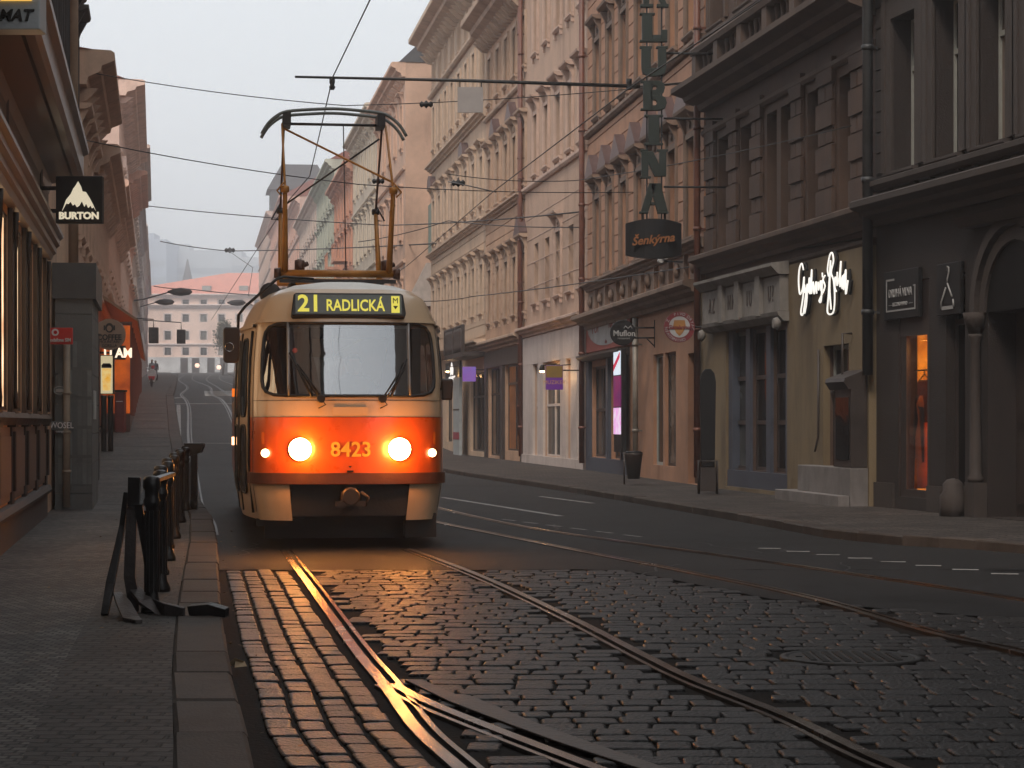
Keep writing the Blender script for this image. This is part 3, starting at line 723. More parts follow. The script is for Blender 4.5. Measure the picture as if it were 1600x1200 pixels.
# ---- R2 cream ground floor, brown upper
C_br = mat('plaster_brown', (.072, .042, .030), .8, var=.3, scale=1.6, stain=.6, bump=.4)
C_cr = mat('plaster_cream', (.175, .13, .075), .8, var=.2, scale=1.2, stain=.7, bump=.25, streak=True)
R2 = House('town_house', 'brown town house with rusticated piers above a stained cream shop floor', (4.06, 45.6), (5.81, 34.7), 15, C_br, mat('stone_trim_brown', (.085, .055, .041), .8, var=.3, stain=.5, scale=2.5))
h = R2
for i, px in enumerate((1131, 1166.5, 1206, 1227.5, 1270, 1320)):
    h.window(h.u(px), 4.98, 7.25, (h.u(px + 8.5) - h.u(px - 8.5)) * (1 if i not in (2, 3) else .9), M_frame_d if i % 2 == 0 else M_frame_w, M_pane, cols=1, tr=.6, surround=0, sill=True, depth=.3)
h.cornice(7.95, .75, .5); h.string(7.42, .14, .1); h.cornice(4.55, .38, .36); h.string(4.3, .1, .08); h.string(4.86, .1, .12)
# balustrade above the cornice
q = MB(); n = 6; zb0 = 8.5
for k in range(n + 1):
    u = .15 + (h.L - .3) * k / n; q.box(u - .16, u + .16, -.3, .0, zb0, zb0 + .72)
    if k < n:
        for j in range(4):
            uu = u + (h.L - .3) / n * (j + 1) / 5; q.lathe([(.05, 0), (.07, .15), (.035, .35), (.06, .5), (.05, .6)], (uu, -.14, zb0), 8)
q.prism([(0, zb0 + .6 + .002), (-.33, zb0 + .6 + .002), (-.36, zb0 + .7), (-.33, zb0 + .75), (0, zb0 + .76)], -.02, h.L)
h.part('balustrade', q, h.tm)
for k in range(5): h.window(1.1 + k * 2.15, 9.6, 12, 1.1, M_frame_d, M_pane, surround=.2, ped=None)
h.string(9.4, .12, .12)
# rusticated piers as raised blocks
pier = [(h.u(1106), h.u(1120)), (h.u(1141), h.u(1156)), (h.u(1177.5), h.u(1194)), (h.u(1239), h.u(1258)), (h.u(1282), h.u(1307)), (h.u(1333), h.u(1356))]
for (a, c) in pier:
    q = MB(); q.box(a, c, -.03, .0, 4.98, 7.38); z = 5.0; k = 0
    while z < 7.3:
        if k % 2 == 0: q.box(a, c, -.09, .02, z, z + .42); z += .46
        else:
            m_ = (a + c) / 2; q.box(a + .05, m_ - .02, -.06, .02, z, z + .24); q.box(m_ + .02, c - .05, -.06, .02, z, z + .24); z += .28
        k += 1
    h.part('rustication', q, h.wm)
# cream ground floor face (proud of the wall)
op0 = len(h.op)
zt = 4.28
gf = [(h.u(1143), h.u(1240), .18, 3.28), (h.u(1297), h.u(1337), .72, 2.75)]
segs = []
q = MB()
prev = 0
for (a, c, z0, z1) in gf:
    q.box(prev, a, -.12, .0, -.1, zt); q.box(a, c, -.12, .0, z1, zt); q.box(a, c, -.12, .0, -.1, z0); prev = c
q.box(prev, h.L, -.12, .0, -.1, zt)
h.part('ground_floor_wall', q, C_cr, 'stained cream plaster of the shop floor')
for i, (a, c, z0, z1) in enumerate(gf):
    if i == 0:
        s3 = (c - a)
        for k in range(3):
            x0 = a + s3 * k / 3; h.glazed(x0 + (.16 if k else .1), x0 + s3 / 3 - .14, z0 + .35, z1 - .05, M_frame_d, [M_pane_l, M_pane_d, M_pane_d][k], 'shop_window', .06, 1, (.34, .66))
        q = MB()
        for k in range(4): x = a + s3 * k / 3; x = min(max(x, a + .16), c - .16); q.box(x - .15, x + .15, -.06, .1, z0 + .33, z1 - .02)
        q.box(a + .02, c - .02, -.09, .08, z0, z0 + .33)
        h.part('shopfront_pilaster', q, M_frame_b, 'blue grey painted shopfront piers and sill')
    else:
        h.glazed(a, c, z0, z1, M_frame_w, M_pane_d, 'shop_window', .06, 1, (.62,))
# stone steps and bay box
q = MB(); q.box(h.u(1283), h.u(1368), -.42, -.121, .0, .72); q.box(h.u(1264), h.u(1368), -.62, -.43, -.05, .28); q.box(h.u(1264), h.u(1283) - .003, -.43, -.121, -.05, .28); h.part('plinth', q, mat('stone_pale', (.17, .155, .15), .8, stain=.5, bump=.3), bevel=.01)
q = MB(); a, c = h.u(1340), h.u(1368)
q.box(a, c - .02, -.40, -.13, .73, 1.98); q.prism([(-.13, 1.98), (-.44, 1.98), (-.52, 2.1), (-.5, 2.16), (-.13, 2.3)], a - .12, c - .02)
q.lathe([(.04, .73), (.05, 1.75), (.09, 1.9), (.1, 1.97)], (a - .03, -.36, 0), 8)
r = h.part('display_case', q, M_frame_d, 'dark display case with a moulded cap')
q = MB(); q.box(a + .12, c - .1, -.415, -.402, .85, 1.85); q.build('pane', M_pane_d, r)
# the carved name ledge over the shop
r = empty('lettered_lintel', h.world(h.u(1118), .12, 3.28), h.ang, 'grey stone lintel with dark painted letters and cornice over the blue shopfront', 'lintel')
wl = h.u(1242) - h.u(1118)
q = MB(); q.box(0, wl, -.16, 0, .18, .82)
for t_ in (.30, .52, .78): q.box(wl * t_ - .16, wl * t_ + .16, -.24, -.161, .14, .9)
q.prism([(0, .84), (-.2, .84), (-.34, .98), (-.34, 1.04), (0, 1.08)], -.05, wl + .05); q.prism([(0, 0), (-.1, 0), (-.2, .1), (-.22, .17), (0, .17)], .1, wl + .05)
for x in (.16, wl - .02): q.lathe([(.09, -.28), (.12, -.2), (.05, -.14)], (x, 0, -.05), 8, 'y')
q.build('stone_ledge', mat('stone_grey', (.20, .185, .17), .8, stain=.5, bump=.3), r)
for (tx, x) in (('A Z', .14), ('N N', .41), ('I U', .64), ('U ?', .9)): text_obj(tx, .42, M_frame_d, r, (wl * x, -.17, .5), xs=.7)
# lit cursive sign
r = empty('cursive_neon_sign', h.world(h.u(1268), .12, 3.42), h.ang, 'white lit cursive barber sign high on the stained cream wall', 'sign')
ks = (h.u(1332) - h.u(1249)) / 1080.; zk = lambda y_: (1100 - y_) * .00124 + -.12
def SP(pts): return [((x - 225) * ks, zk(y_ + (x - 225) * .11)) for x, y_ in pts]
cs = [SP([(335, 440), (300, 350), (250, 420), (232, 600), (260, 780), (320, 700), (350, 540), (330, 800), (280, 1040), (330, 1050), (390, 760), (420, 650), (400, 900), (360, 1050)]),
      SP([(360, 650), (370, 760), (420, 650), (440, 760), (460, 560), (470, 780), (510, 450), (500, 780), (540, 620), (560, 780), (600, 620), (610, 780)]),
      SP([(640, 620), (650, 730), (690, 610), (700, 740), (725, 600), (700, 880), (665, 870), (760, 740)]), SP([(725, 500), (730, 560)]), SP([(780, 540), (740, 590), (780, 680), (750, 740)]),
      SP([(850, 550), (830, 450), (870, 280), (920, 240), (945, 350), (900, 500), (950, 620), (970, 850), (940, 1040), (830, 1040), (850, 800), (890, 340), (870, 700), (900, 1000)]),
      SP([(960, 620), (985, 570), (970, 700), (1000, 760)]), SP([(1020, 500), (1015, 680), (1060, 560), (1090, 360), (1070, 700), (1120, 560), (1110, 720), (1150, 540), (1140, 740), (1180, 480), (1180, 800), (1220, 620)])]
strokes(cs, .0145, emis('white_neon', (1, .96, .88), 1.0), r, 'lettering', -.12)
strokes(cs, .026, M_bk, r, 'backing', -.05)
h.wall(); h.pipe(.06, .3, 15, M_pipe, .07, .2)
# wall bracket beside the window
q = MB(); u = h.u(1344); q.tube([(u, -.14, 2.9), (u, -.3, 2.9), (u, -.3, 2.2), (u, -.14, 2.2)], .02, 6); h.part('bracket', q, M_frame_d)
q = MB(); u = h.u(1293); q.tube([(u, -.16, 2.7), (u, -.17, 1.2), (u - .08, -.2, .95)], .02, 6); h.part('bracket', q, M_frame_d)

# ---- R3 orange house
C_or = mat('plaster_orange', (.36, .19, .115), .8, var=.22, scale=1.5, stain=.6, bump=.3)
R3 = House('town_house', 'orange plastered house with green window frames and small red pediments behind the vertical letters', (2.16, 61.6), (4.06, 45.6), 18, C_or, mat('stone_trim_or', (.20, .135, .10), .8, var=.3, scale=2.5, stain=.6))
h = R3
pxs = (935, 955, 976.5, 1001, 1026, 1052, 1081)
for px in pxs:
    w_ = (h.u(px + 5.5) - h.u(px - 5.5))
    h.window(h.u(px), 5.45, 7.6, .95, M_frame_g, M_pane, ped='tritile', surround=.13)
    h.window(h.u(px), 9.85, 11.95, .95, M_frame_g, M_pane, ped='brackets', surround=.13)
    h.window(h.u(px), 14.0, 16.1, .95, M_frame_g, M_pane, ped=None, surround=.13)
h.cornice(5.12, .28, .22, name='string_course'); h.cornice(4.05, .5, .4); h.string(9.45, .16, .16); h.string(13.4, .14, .12); h.cornice(17.3, .8, .7, dent=.7)
q = MB()
for k in range(9):
    u = .9 + k * (h.L - 1.8) / 8; q.box(u - .5, u + .5, -.05, 0, 4.5, 5.06); q.lathe([(.16, -.06), (.18, -.1), (.07, -.16)], (u, 0, 4.8), 10, 'y'); q.box(u + .72, u + .86, -.1, 0, 4.47, 5.1)
h.part('frieze', q, h.tm); h.grooves(5.5, 9.4, .42); h.grooves(9.75, 13.3, .42)
# ground floor
h.glazed(h.u(926), h.u(951), .5, 3.0, M_frame_d, M_pane_l, 'shop_window', .1, 2, (.52,), label='dark double shop door with pale panes')
h.glazed(h.u(956), h.u(974), .5, 3.0, M_frame_d, M_pane_d, 'shop_window', .1, 1, (.52,))
h.glazed(h.u(1021), h.u(1036), .45, 3.05, M_frame_w, M_pane_d, 'shop_window', .08, 1, ()); h.glazed(h.u(1039), h.u(1056), .45, 3.05, M_frame_d, M_pane, 'shop_window', .08, 1, ())
h.glazed(h.u(1075), h.u(1097), .12, 2.95, M_frame_d, M_pane_d, 'door', .15, 1, (.7,), bottom=.5)
q = MB(); q.box(h.u(921), h.u(988), -.10, .0, -.1, .48); q.box(h.u(921), h.u(925), -.1, 0, .48, 3.15); q.box(h.u(952), h.u(955), -.1, 0, .48, 3.15); q.box(h.u(975), h.u(977), -.1, 0, .48, 3.15); h.part('shopfront_pilaster', q, M_frame_b, 'blue grey shopfront piers')
q = MB(); q.prism([(0, 3.16), (-.2, 3.16), (-.32, 3.26), (-.32, 3.32), (0, 3.36)], h.u(917), h.u(984)); h.part('shopfront_cornice', q, M_frame_d)
h.wall(); h.pipe(.08, .3, 17, M_pipe, .08, .2); h.pipe(h.u(1003), .25, 4.0, mat('pipe_pale', (.22, .2, .17), .5, .2), .07, .16)
r, w, hh = board_sign('painted_shop_panel', 'large red and white painted panel over the blue shopfront door', R3, 920, 988, 3.4, 4.55 - .1, mat('panel_red', (.28, .06, .045), .6))
q = MB(); q.plate([(w * .95 * math.cos(math.pi * k / 14) * 1., hh * .93 - (hh * .82) * math.sin(math.pi * k / 14) ** .7) for k in range(15)], -.088, -.081); q.build('white_field', mat('panel_white', (.33, .34, .34), .6, stain=.3), r)
M_rl = mat('panel_red_letters', (.28, .08, .07), .7)
text_obj('TOP', .5, M_rl, r, (-w * .5, -.092, hh * .62), xs=1.5); text_obj('Nail Bar', .34, M_rl, r, (w * .32, -.092, hh * .62), xs=1.2); text_obj('salon', .16, M_rl, r, (0, -.092, hh * .2))
# lit poster column
r = empty('lit_poster_column', h.world(h.u(981.5), .15, .7), h.ang, 'glowing pink and white poster column beside the blue shopfront', 'light box')
w = (h.u(988) - h.u(976)) / 2
MB().box(-w, w, -.12, .0, 0, 2.6).build('case', M_bk, r)
MB().box(-w + .04, w - .1, -.14, -.121, 1.95, 2.55).build('white_panel', emis('poster_white', (.75, .85, .95), .9), r)
q = MB(); q.plate([(-w + .05, 2.05), (-w + .05, 2.2), (w - .12, 2.52), (w - .12, 2.38)], -.146, -.141); q.build('stripe', emis('poster_red', (.8, .03, .1), .6), r)
MB().box(-w + .04, w - .02, -.14, -.121, 1.15, 1.92).build('purple_panel', emis('poster_purple', (.28, .01, .12), .6, (.09, .01, .12), 3), r)
MB().box(-w + .04, w - .06, -.14, -.121, .45, 1.12).build('pink_panel', emis('poster_pink', (.85, .35, .75), .9, (.9, .8, .95), 5), r)

# ---- R4 pink with white shopfront
C_pk = mat('plaster_pink', (.44, .30, .22), .8, var=.16, scale=1.2, stain=.5, bump=.25)
C_wh = mat('shopfront_white', (.50, .44, .41), .6, var=.15, scale=3, stain=.3, bump=.1)
R4 = House('town_house', 'plain pink house with a white panelled shopfront on a stone plinth', (.43, 73.6), (2.16, 61.6), 20, C_pk, mat('trim_pink', (.50, .36, .29), .8, var=.2, stain=.5, scale=2))
h = R4
for px, dbl in ((838, 0), (855, 0), (873.5, 1), (892, 0), (910.5, 0)):
    for i, (z0, z1) in enumerate(((5.35, 7.3), (9.55, 11.5), (13.5, 15.5), (17, 18.6))):
        if dbl:
            w_ = h.u(877.5) - h.u(869); h.window(h.u(px), z0, z1, w_, M_frame_w, M_pane_l, cols=2, ped='brackets' if i == 0 else ('flat' if i == 1 else None), surround=.12)
        else: h.window(h.u(px), z0, z1, .85, M_frame_w, M_pane, ped='flat' if i == 1 else None, surround=0 if i == 0 else .12)
h.cornice(4.3, .35, .3); h.string(9.15, .18, .14); h.cornice(19.3, .8, .6, dent=.8)
for z in (5.9, 6.7, 7.5, 8.2): h.string(z, .03, .015)
q = MB(); a, c = .1, h.L - .1
ops = [(h.u(836), h.u(844)), (h.u(852), h.u(879)), (h.u(888), h.u(896)), (h.u(906), h.u(915.5))]
prev = a
for (p_, q_) in ops: q.box(prev, p_, -.08, 0, .38, 3.35); prev = q_
q.box(prev, c, -.08, 0, .38, 3.35); q.box(a, c, -.085, 0, 3.352, 4.25); q.box(a, c, -.13, 0, -.1, .376)
h.part('shopfront_panel', q, C_wh, 'white painted shopfront pilasters'); 
for i, (p_, q_) in enumerate(ops): h.glazed(p_, q_, .4, 3.3, C_wh, [M_pane, M_pane_l, M_pane_d, M_pane_l][i], 'shop_window', .06, 2 if i == 1 else 1, (.55,), t=.05)
h.wall(); h.pipe(.06, .3, 18, M_pipe, .07, .15)
q = MB(); q.prism([(0, 19.9), (-.5, 19.95), (5, 22.5), (9, 20)], 0, h.L); h.part('roof', q, M_tile)

# ---- R5 tan with gabled window caps
C_tn = mat('plaster_tan', (.42, .265, .175), .8, var=.2, scale=1.5, stain=.5, bump=.3)
p83 = wallpt(wallR, 83.4); p103 = wallpt(wallR, 103)
R5 = House('town_house', 'tan house with heavy bracketed cornice, gabled window caps and a dark shopfront', p83, (.43, 73.6), 16.4, C_tn, mat('trim_tan', (.42, .30, .22), .8, var=.25, stain=.5, scale=2))
h = R5
for i, px in enumerate((766, 779, 792, 805, 819)):
    h.window(h.u(px), 5.2, 7.2, .95, M_frame_d, M_pane, ped='brackets' if i != 4 else 'tritile'); h.window(h.u(px), 9.5, 11.4, .95, M_frame_d, M_pane, ped='tritile' if i in (1, 3) else 'brackets'); h.window(h.u(px), 13.5, 15.2, .95, M_frame_d, M_pane)
h.cornice(15.9, 1.0, .9, dent=.6, dh=.35, dw=.2); h.string(12.9, .16, .14); h.cornice(9.0, .3, .25, name='string_course'); h.cornice(4.15, .4, .35); h.grooves(4.6, 9, .4)
h.glazed(h.u(790), h.u(816), .45, 3.5, M_frame_d, emis('warm_interior', (.42, .14, .03), .25, (.03, .012, .006), 1.6), 'shop_window', .1, 2, (.78,))
h.glazed(h.u(764), h.u(784), .2, 3.5, M_frame_d, M_pane_d, 'door', .1, 2, (.7,))
q = MB(); q.box(.1, h.u(763), -.1, 0, -.1, 4.1); q.box(h.u(785), h.u(789), -.1, 0, -.1, 4.1); q.box(h.u(817), h.L - .02, -.1, 0, -.1, 4.1); q.box(h.u(763), h.u(785), -.1, 0, 3.5, 4.1); q.box(h.u(789), h.u(817), -.1, 0, 3.5, 4.1)
h.part('shopfront_panel', q, M_frame_d, 'black painted shopfront'); h.wall(); h.roof(2.5); h.pipe(h.L - .1, 1, 15.5, M_pipe, .08, .15)

# ---- R6 tall tan house
C_t2 = mat('plaster_sand', (.48, .35, .25), .8, var=.15, scale=1.2, stain=.4, bump=.25)
R6 = House('town_house', 'tall sand coloured five storey house with rows of narrow windows and a balcony', p103, p83, 19.6, C_t2, mat('trim_sand', (.52, .39, .29), .8, var=.2, stain=.4, scale=2), zb=-1)
h = R6
for i in range(8):
    u = 1.25 + i * (h.L - 2.5) / 7
    for j, (z0, z1) in enumerate(((5.7, 7.6), (9.9, 11.8), (14.2, 16.2), (17.1, 18.2))): h.window(u, z0, z1, .95 if j < 3 else .6, M_frame_w, M_pane_l, ped=('flat', 'brackets', None, None)[j] if not (j == 1 and i in (0, 5)) else 'curve', cols=1 if j == 3 else 2)
h.cornice(18.7, 1.1, .9, dent=.9, dh=.4); h.string(16.7, .2, .2); h.cornice(13.2, .35, .3, name='string_course'); h.cornice(9.1, .3, .25, name='string_course'); h.cornice(4.3, .5, .35); h.grooves(4.8, 9, .45)
q = MB(); a, c = h.L - 6.4, h.L - .3
q.box(a, c, -.9, 0, 4.0, 4.18); q.box(a, c, -.9, -.82, 5.15, 5.22)
for k in range(26): u = a + .05 + (c - a - .1) * k / 25; q.lathe([(.03, 4.18), (.06, 4.4), (.025, 4.7), (.05, 5.0), (.03, 5.15)], (u, -.86, 0), 6)
for y in (-.86,):
    for u in (a + .1, (a + c) / 2, c - .1): q.box(u - .12, u + .12, -.93, -.8, 4.18, 5.2)
h.part('balcony', q, M_frame_d, 'dark balustraded balcony')
h.glazed(h.L - 10.2, h.L - 8.2, .1, 2.9, M_frame_d, emis('warm_shop', (.8, .22, .03), .6, (.2, .05, .01), 1.2), 'door', .1, 1, (.8,)); h.glazed(h.L - 13.5, h.L - 11.4, .6, 3.2, M_frame_d, M_pane_d, 'shop_window', .1, 2, ())
h.glazed(h.L - 4.8, h.L - .6, .3, 3.4, M_frame_d, M_pane_d, 'shop_window', .1, 3, (.7,))
h.wall(); h.roof(3.5)
r, w, hh = board_sign('market_sign', 'small dark sign with white market lettering under a cloud emblem', R6, 700, 722, 3.05, 4.05, M_bk, .12)
lt = emis('sign_white_light', (1, .95, .9), 1.0); text_obj('#MARKET', .34, lt, r, (0, -.13, .25), xs=1.6, bold=.008)
q = MB()
for (x, z, r_) in ((-.35, .62, .2), (0, .72, .26), (.35, .62, .2)): q.lathe([(r_, -.02), (r_, 0)], (x, -.13, z), 12, 'y')
q.build('cloud_emblem', lt, r)
r = empty('white_display_panel', R6.world(R6.L - 6.6 + .3, .3, GZ(-1.5, 85)), R6.ang, 'pale grey vertical panel with a red band beside the dark shopfront', 'panel')
q = MB(); q.box(-1.05, 1.05, -.12, 0, 0, 3.3); q.build('board', mat('panel_grey', (.30, .33, .34), .6), r); q = MB(); q.box(-1.05, 1.05, -.128, -.121, .75, 1.05); q.build('red_band', mat('panel_band', (.25, .03, .05), .6), r); q = MB(); q.box(-1.05, 1.05, -.13, -.121, 1.95, 2.0); q.build('joint', M_bk, r)

# ---- R7 peach house with blank side wall, then the rest of the right side
def simple_house(label, A, B, H, col, roofm, zb, rows, cols_, tname, sgn=1, base=4.2, fr=None, pn=None, ped=None, depth=10, rh=3., zoff=0, w=1.05, cap=.7):
    m = mat('plaster_' + tname, col, .8, var=.18, scale=1.1, stain=.45, bump=.2); tm = mat('trim_' + tname, [min(1, c * 1.15) for c in col], .8, var=.15, stain=.4)
    h = House('town_house', label, A, B, H, m, tm, zb=zb, depth=depth); fh = (H - zoff - base - .6) / rows
    for j in range(rows):
        z0 = zoff + base + j * fh + fh * .25
        for i in range(cols_):
            u = h.L * (i + .5) / cols_; h.window(u, z0, z0 + min(2.1, fh * .56), w, fr or M_frame_w, pn or M_pane, ped=(ped if j < rows - 1 else None) or ('flat' if ped else None), surround=.13, depth=.2)
        h.string(zoff + base + j * fh - .1, .18, .14)
    for i in range(max(2, cols_ // 2)):
        n = max(2, cols_ // 2); u0 = h.L * (i + .12) / n; u1 = h.L * (i + .88) / n; h.glazed(u0, u1, zoff + .5, zoff + base - .9, M_frame_d, M_pane_d, 'shop_window', .1, 2, (.75,))
    h.cornice(H - .7, cap, .7, dent=1.1, dh=.3, dw=.2); h.wall(); h.roof(rh, m=roofm); return h
A7 = (-5.2, 106); dir7 = Vector((-.144, 1)).normalized()
def along(p, d): q = Vector(p) + dir7 * d; return (q.x, q.y)
P7 = [A7, along(A7, 17), along(A7, 36), along(A7, 56), along(A7, 80), along(A7, 112), along(A7, 150), along(A7, 200), along(A7, 260)]
cfg = [('peach house with a tall blank pink side wall and steep gable', 19, (.56, .37, .27), 3, 5, 'peach'), ('cream house with grey pediments behind the peach one', 19.5, (.52, .45, .36), 3, 6, 'cream_far'), ('orange pink house, third beyond the blank side wall', 18.5, (.52, .26, .17), 3, 6, 'orange_far'),
       ('pale green grey house in the middle of the far right row', 21, (.40, .42, .35), 4, 7, 'green_far'), ('white and pink ornate house with small balconies in the far right row', 21, (.56, .46, .40), 4, 8, 'white_far'), ('rose house beyond the ornate white one in the far right row', 24, (.56, .36, .29), 4, 9, 'rose_far'),
       ('salmon house, last but one of the far right row', 28, (.55, .34, .27), 5, 10, 'salmon_far'), ('house with dark mansard tower closing the far right row', 31, (.50, .38, .32), 5, 11, 'mansard_far')]
for i, (lb, H, col, rows, cl, tn) in enumerate(cfg):
    zo = GZ(P7[i][0], P7[i][1]); h = simple_house(lb, P7[i + 1], P7[i], H, col, M_slate if i in (0, 4, 7) else M_tile, -1, rows, cl, tn, zoff=zo, ped='brackets' if i < 5 else None, rh=3.5 if i else 6, depth=12)
    if i == 0:
        q = MB(); q.box(h.L + .03, h.L + 1.6, 1.2, 4, 0, 12.3); h.part('side_annex', q, h.wm); q = MB(); q.box(h.L + .2, h.L + 1.65, 1.1, 1.19, 9.6, 12.0); h.part('side_glazing', q, M_frame_g)
        q = MB(); q.prism([(-.05, 7.1), (1.0, 9.2), (2.4, 9.2), (1.6, 7.1)], h.L + .06, h.L + .5); h.part('slatted_awning', q, mat('slats', (.4, .36, .33), .7))
    if i == 7:
        q = MB(); c = h.L - 4; q.box(c - 4, c + 4, 0.05, 8, H + .02, H + 3); q.prism([(-.5, H + 3.01), (1.5, H + 6.5), (6.5, H + 6.5), (8.5, H + 3.01)], c - 4.4, c + 4.4); h.part('tower', q, M_slate)
    if i in (2, 4):
        for u in (h.L * .3, h.L * .7):
            q = MB(); z = zo + 8.6; q.box(u - 1.6, u + 1.6, -1, 0, z, z + .2)
            for k in range(14): q.box(u - 1.55 + k * .235, u - 1.51 + k * .235, -.97, -.93, z + .2, z + 1.1)
            q.box(u - 1.6, u + 1.6, -1, -.92, z + 1.1, z + 1.18); h.part('balcony', q, h.tm)

# ---- unseen house added behind the camera to shade the near street
RB_ = House('town_house', 'unseen brown house added behind the viewer to shade the foreground', (11, -15), (-14, -15), 21, C_br, C_dkt)
for i in range(9):
    for j in range(4): RB_.window(1.8 + i * 2.65, 5.2 + j * 3.9, 7.3 + j * 3.9, 1.1, M_frame_w, M_pane, surround=.14)
RB_.cornice(4.3, .3, .3); RB_.cornice(20.2, .8, .7, dent=.8); RB_.wall()
# ---- left side
def WL(y, out=0): return (lerp_tab(wallL, y) + out, y)
C_l1 = mat('plaster_ochre', (.52, .32, .2), .8, var=.2, scale=1.3, stain=.5, bump=.3)
M_wood = mat('shopfront_wood', (.024, .012, .007), .5, var=.35, scale=3, bump=.15, spec=.3)
M_wood2 = mat('shopfront_cornice_wood', (.135, .08, .052), .5, var=.3, scale=2, bump=.2, coat=.15)
L1 = House('corner_shop_house', 'ochre house with a dark brown timber shopfront and deep cornice, nearest on the left', WL(-6), WL(44), 17, C_l1, C_dkt)  # unseen part behind the camera added to darken the near street
h = L1; uE = h.u(69)
for k in range(7): h.window(h.L - 1.3 - k * 2.4, 6.6, 8.9, 1.0, M_frame_w, M_pane_l, surround=.16, ped='flat'); h.window(h.L - 1.3 - k * 2.4, 11.2, 13.4, 1.0, M_frame_w, M_pane_l, surround=.16, ped='flat')
q = MB(); q.prism([(0, 4.75), (-.06, 4.75), (-.1, 4.9), (-.5, 4.98), (-.55, 5.02), (-.55, 5.3), (-.62, 5.34), (-.62, 5.42), (0, 5.5)], 0, uE + .2)
q.box(0, uE, -.02, .0, 5.5, 5.6)
for k in range(1, 12): pass
h.part('shopfront_cornice', q, M_wood2, 'deep brown shopfront cornice'); q = MB(); q.box(0, uE + .1, -.42, -.12, 4.957, 4.97); h.part('soffit_panel', q, M_wood)
q = MB(); q.box(0, uE, -.06, 0, 4.15, 4.745); h.part('fascia', q, mat('fascia_grey', (.10, .075, .065), .6, var=.2))
q = MB(); q.prism([(0, 3.78), (-.1, 3.78), (-.13, 3.85), (-.17, 3.88), (-.17, 3.95), (-.22, 3.99), (-.22, 4.06), (-.27, 4.10), (-.27, 4.15), (0, 4.15)], 0, uE + .05); h.part('shopfront_moulding', q, M_wood2)
q = MB(); q.box(0, uE, -.05, 0, -.1, .45); q.prism([(0, .45), (-.1, .45), (-.12, .5), (-.08, .56), (0, .56)], 0, uE); h.part('plinth', q, mat('plinth_dark', (.05, .04, .035), .7))
cols_px = (5, 17, 32, 40, 50, 58, 66, 75)
n = 14; us = [uE - .2 - k * 2.45 for k in range(n)]
q = MB()
for u in us:
    q.box(u - .2, u + .2, -.05, 0, .56, 3.78); q.box(u - .13, u + .13, -.08, -.05, .7, 1.35); [q.lathe([(.02, 1.6), (.026, 1.7), (.018, 1.8), (.016, 3.3), (.028, 3.5), (.035, 3.75)], (u + e_, -.075, 0), 8) for e_ in (0,)]; q.box(u - .24, u + .24, -.09, 0, 1.4, 1.57)
q.prism([(0, 1.42), (-.08, 1.42), (-.12, 1.5), (-.08, 1.56), (0, 1.56)], 0, uE); h.part('shopfront_column', q, M_wood, 'turned dark timber columns')
lit = emis('shop_lit_pale', (.95, .70, .42), 1.9, (.5, .25, .12), 2.5)
for i in range(n - 1):
    a, c = us[i + 1] + .21, us[i] - .21; h.glazed(a, c, 1.58, 3.7, M_wood, lit if i < 6 else M_pane_d, 'shop_window', .01, 1, (), t=.04); 
    q = MB(); q.box(a + .02, c - .02, -.03, 0, .6, 1.4); q.box(a + .12, c - .12, -.05, -.03, .7, 1.3); h.part('panel', q, M_wood2)
h.wall(); h.cornice(16.6, .8, .7); q = MB(); q.tube([(h.u(104), -.12, 3.4), (h.u(104), -.12, 16.5)], .09, 10); h.part('downpipe', q, mat('downpipe_tan', (.3, .19, .12), .5)); h.string(9.9, .2, .2); h.string(5.65, .14, .1)

# grey portal building piece (protruding)
M_gst = paver('grey_stone_slabs', (.105, .11, .108), .42, .5, .014, .7, offset=0, mortar=.5, var=.12, uvrot=0)
r = empty('stone_portal', (*WL(33.4), 0), L1.ang, 'grey stone clad shop portal with a red sign, standing out from the left facades', 'shop portal')
q0 = 0
def on_portal(out, u, z): return h.world(uE + u, out, z)
M_gst = mat('grey_stone', (.12, .125, .12), .75, var=.25, scale=1.5, stain=.4, bump=.25)
q = MB(); y0 = .1; z = -.1; k = 0
for z in [i * .46 - .1 for i in range(8)]: q.box(0, 3.6, -.62, -.06, z, min(z + .45, 3.35))
q.build('stone_wall', M_gst, r)
q = MB()
for i in range(7):
    for z0 in (.5, .95, 1.4, 1.85, 2.3):
        q.box(-.012, -.001, -.61 + i * .073, -.61 + i * .073 + .063, z0, z0 + .4)
q.build('tile_facing', mat('tile_grey', (.13, .14, .135), .6, var=.3, stain=.4, island=.3), r)
q = MB(); q.box(-.06, 3.7, -.68, -.02, 3.351, 3.9); q.build('top_box', mat('grey_box', (.06, .062, .062), .5, var=.5, scale=1.2), r)
q = MB(); q.tube([(-.1, -.24, .15), (-.1, -.24, 2.78)], .055, 10); [q.lathe([(.07, -.02), (.07, .02)], (-.1, -.24, zz), 10) for zz in (.7, 1.3, 1.9)]
q.build('downpipe', mat('pipe_cream', (.28, .22, .16), .6), r)
q = MB(); q.box(.6, 1.6, -.64, -.621, 1.5, 1.95); q.build('notice', mat('notice_white', (.4, .4, .38), .7), r)
xq = WL(33.4)[0]
def face_sign(name, label, px0, px1, py0, py1, y, m, th=.06, cat='sign'):
    s_ = y / F; x0, x1 = (px0 - 800) * s_, (px1 - 800) * s_; z0, z1 = CH + (HZ - py1) * s_, CH + (HZ - py0) * s_
    r = empty(name, ((x0 + x1) / 2, y, z0), 0, label, cat); w = (x1 - x0) / 2; hh = z1 - z0
    MB().box(-w, w, 0, th, 0, hh).build('board', m, r, bevel=.01); return r, w, hh, s_
r, w, hh, s_ = face_sign('phone_shop_sign', 'red sign with white ring emblem and SIM lettering on the grey portal', 74, 113, 512, 538, 33.05, mat('sign_red', (.62, .025, .02), .4, var=.08, bump=0))
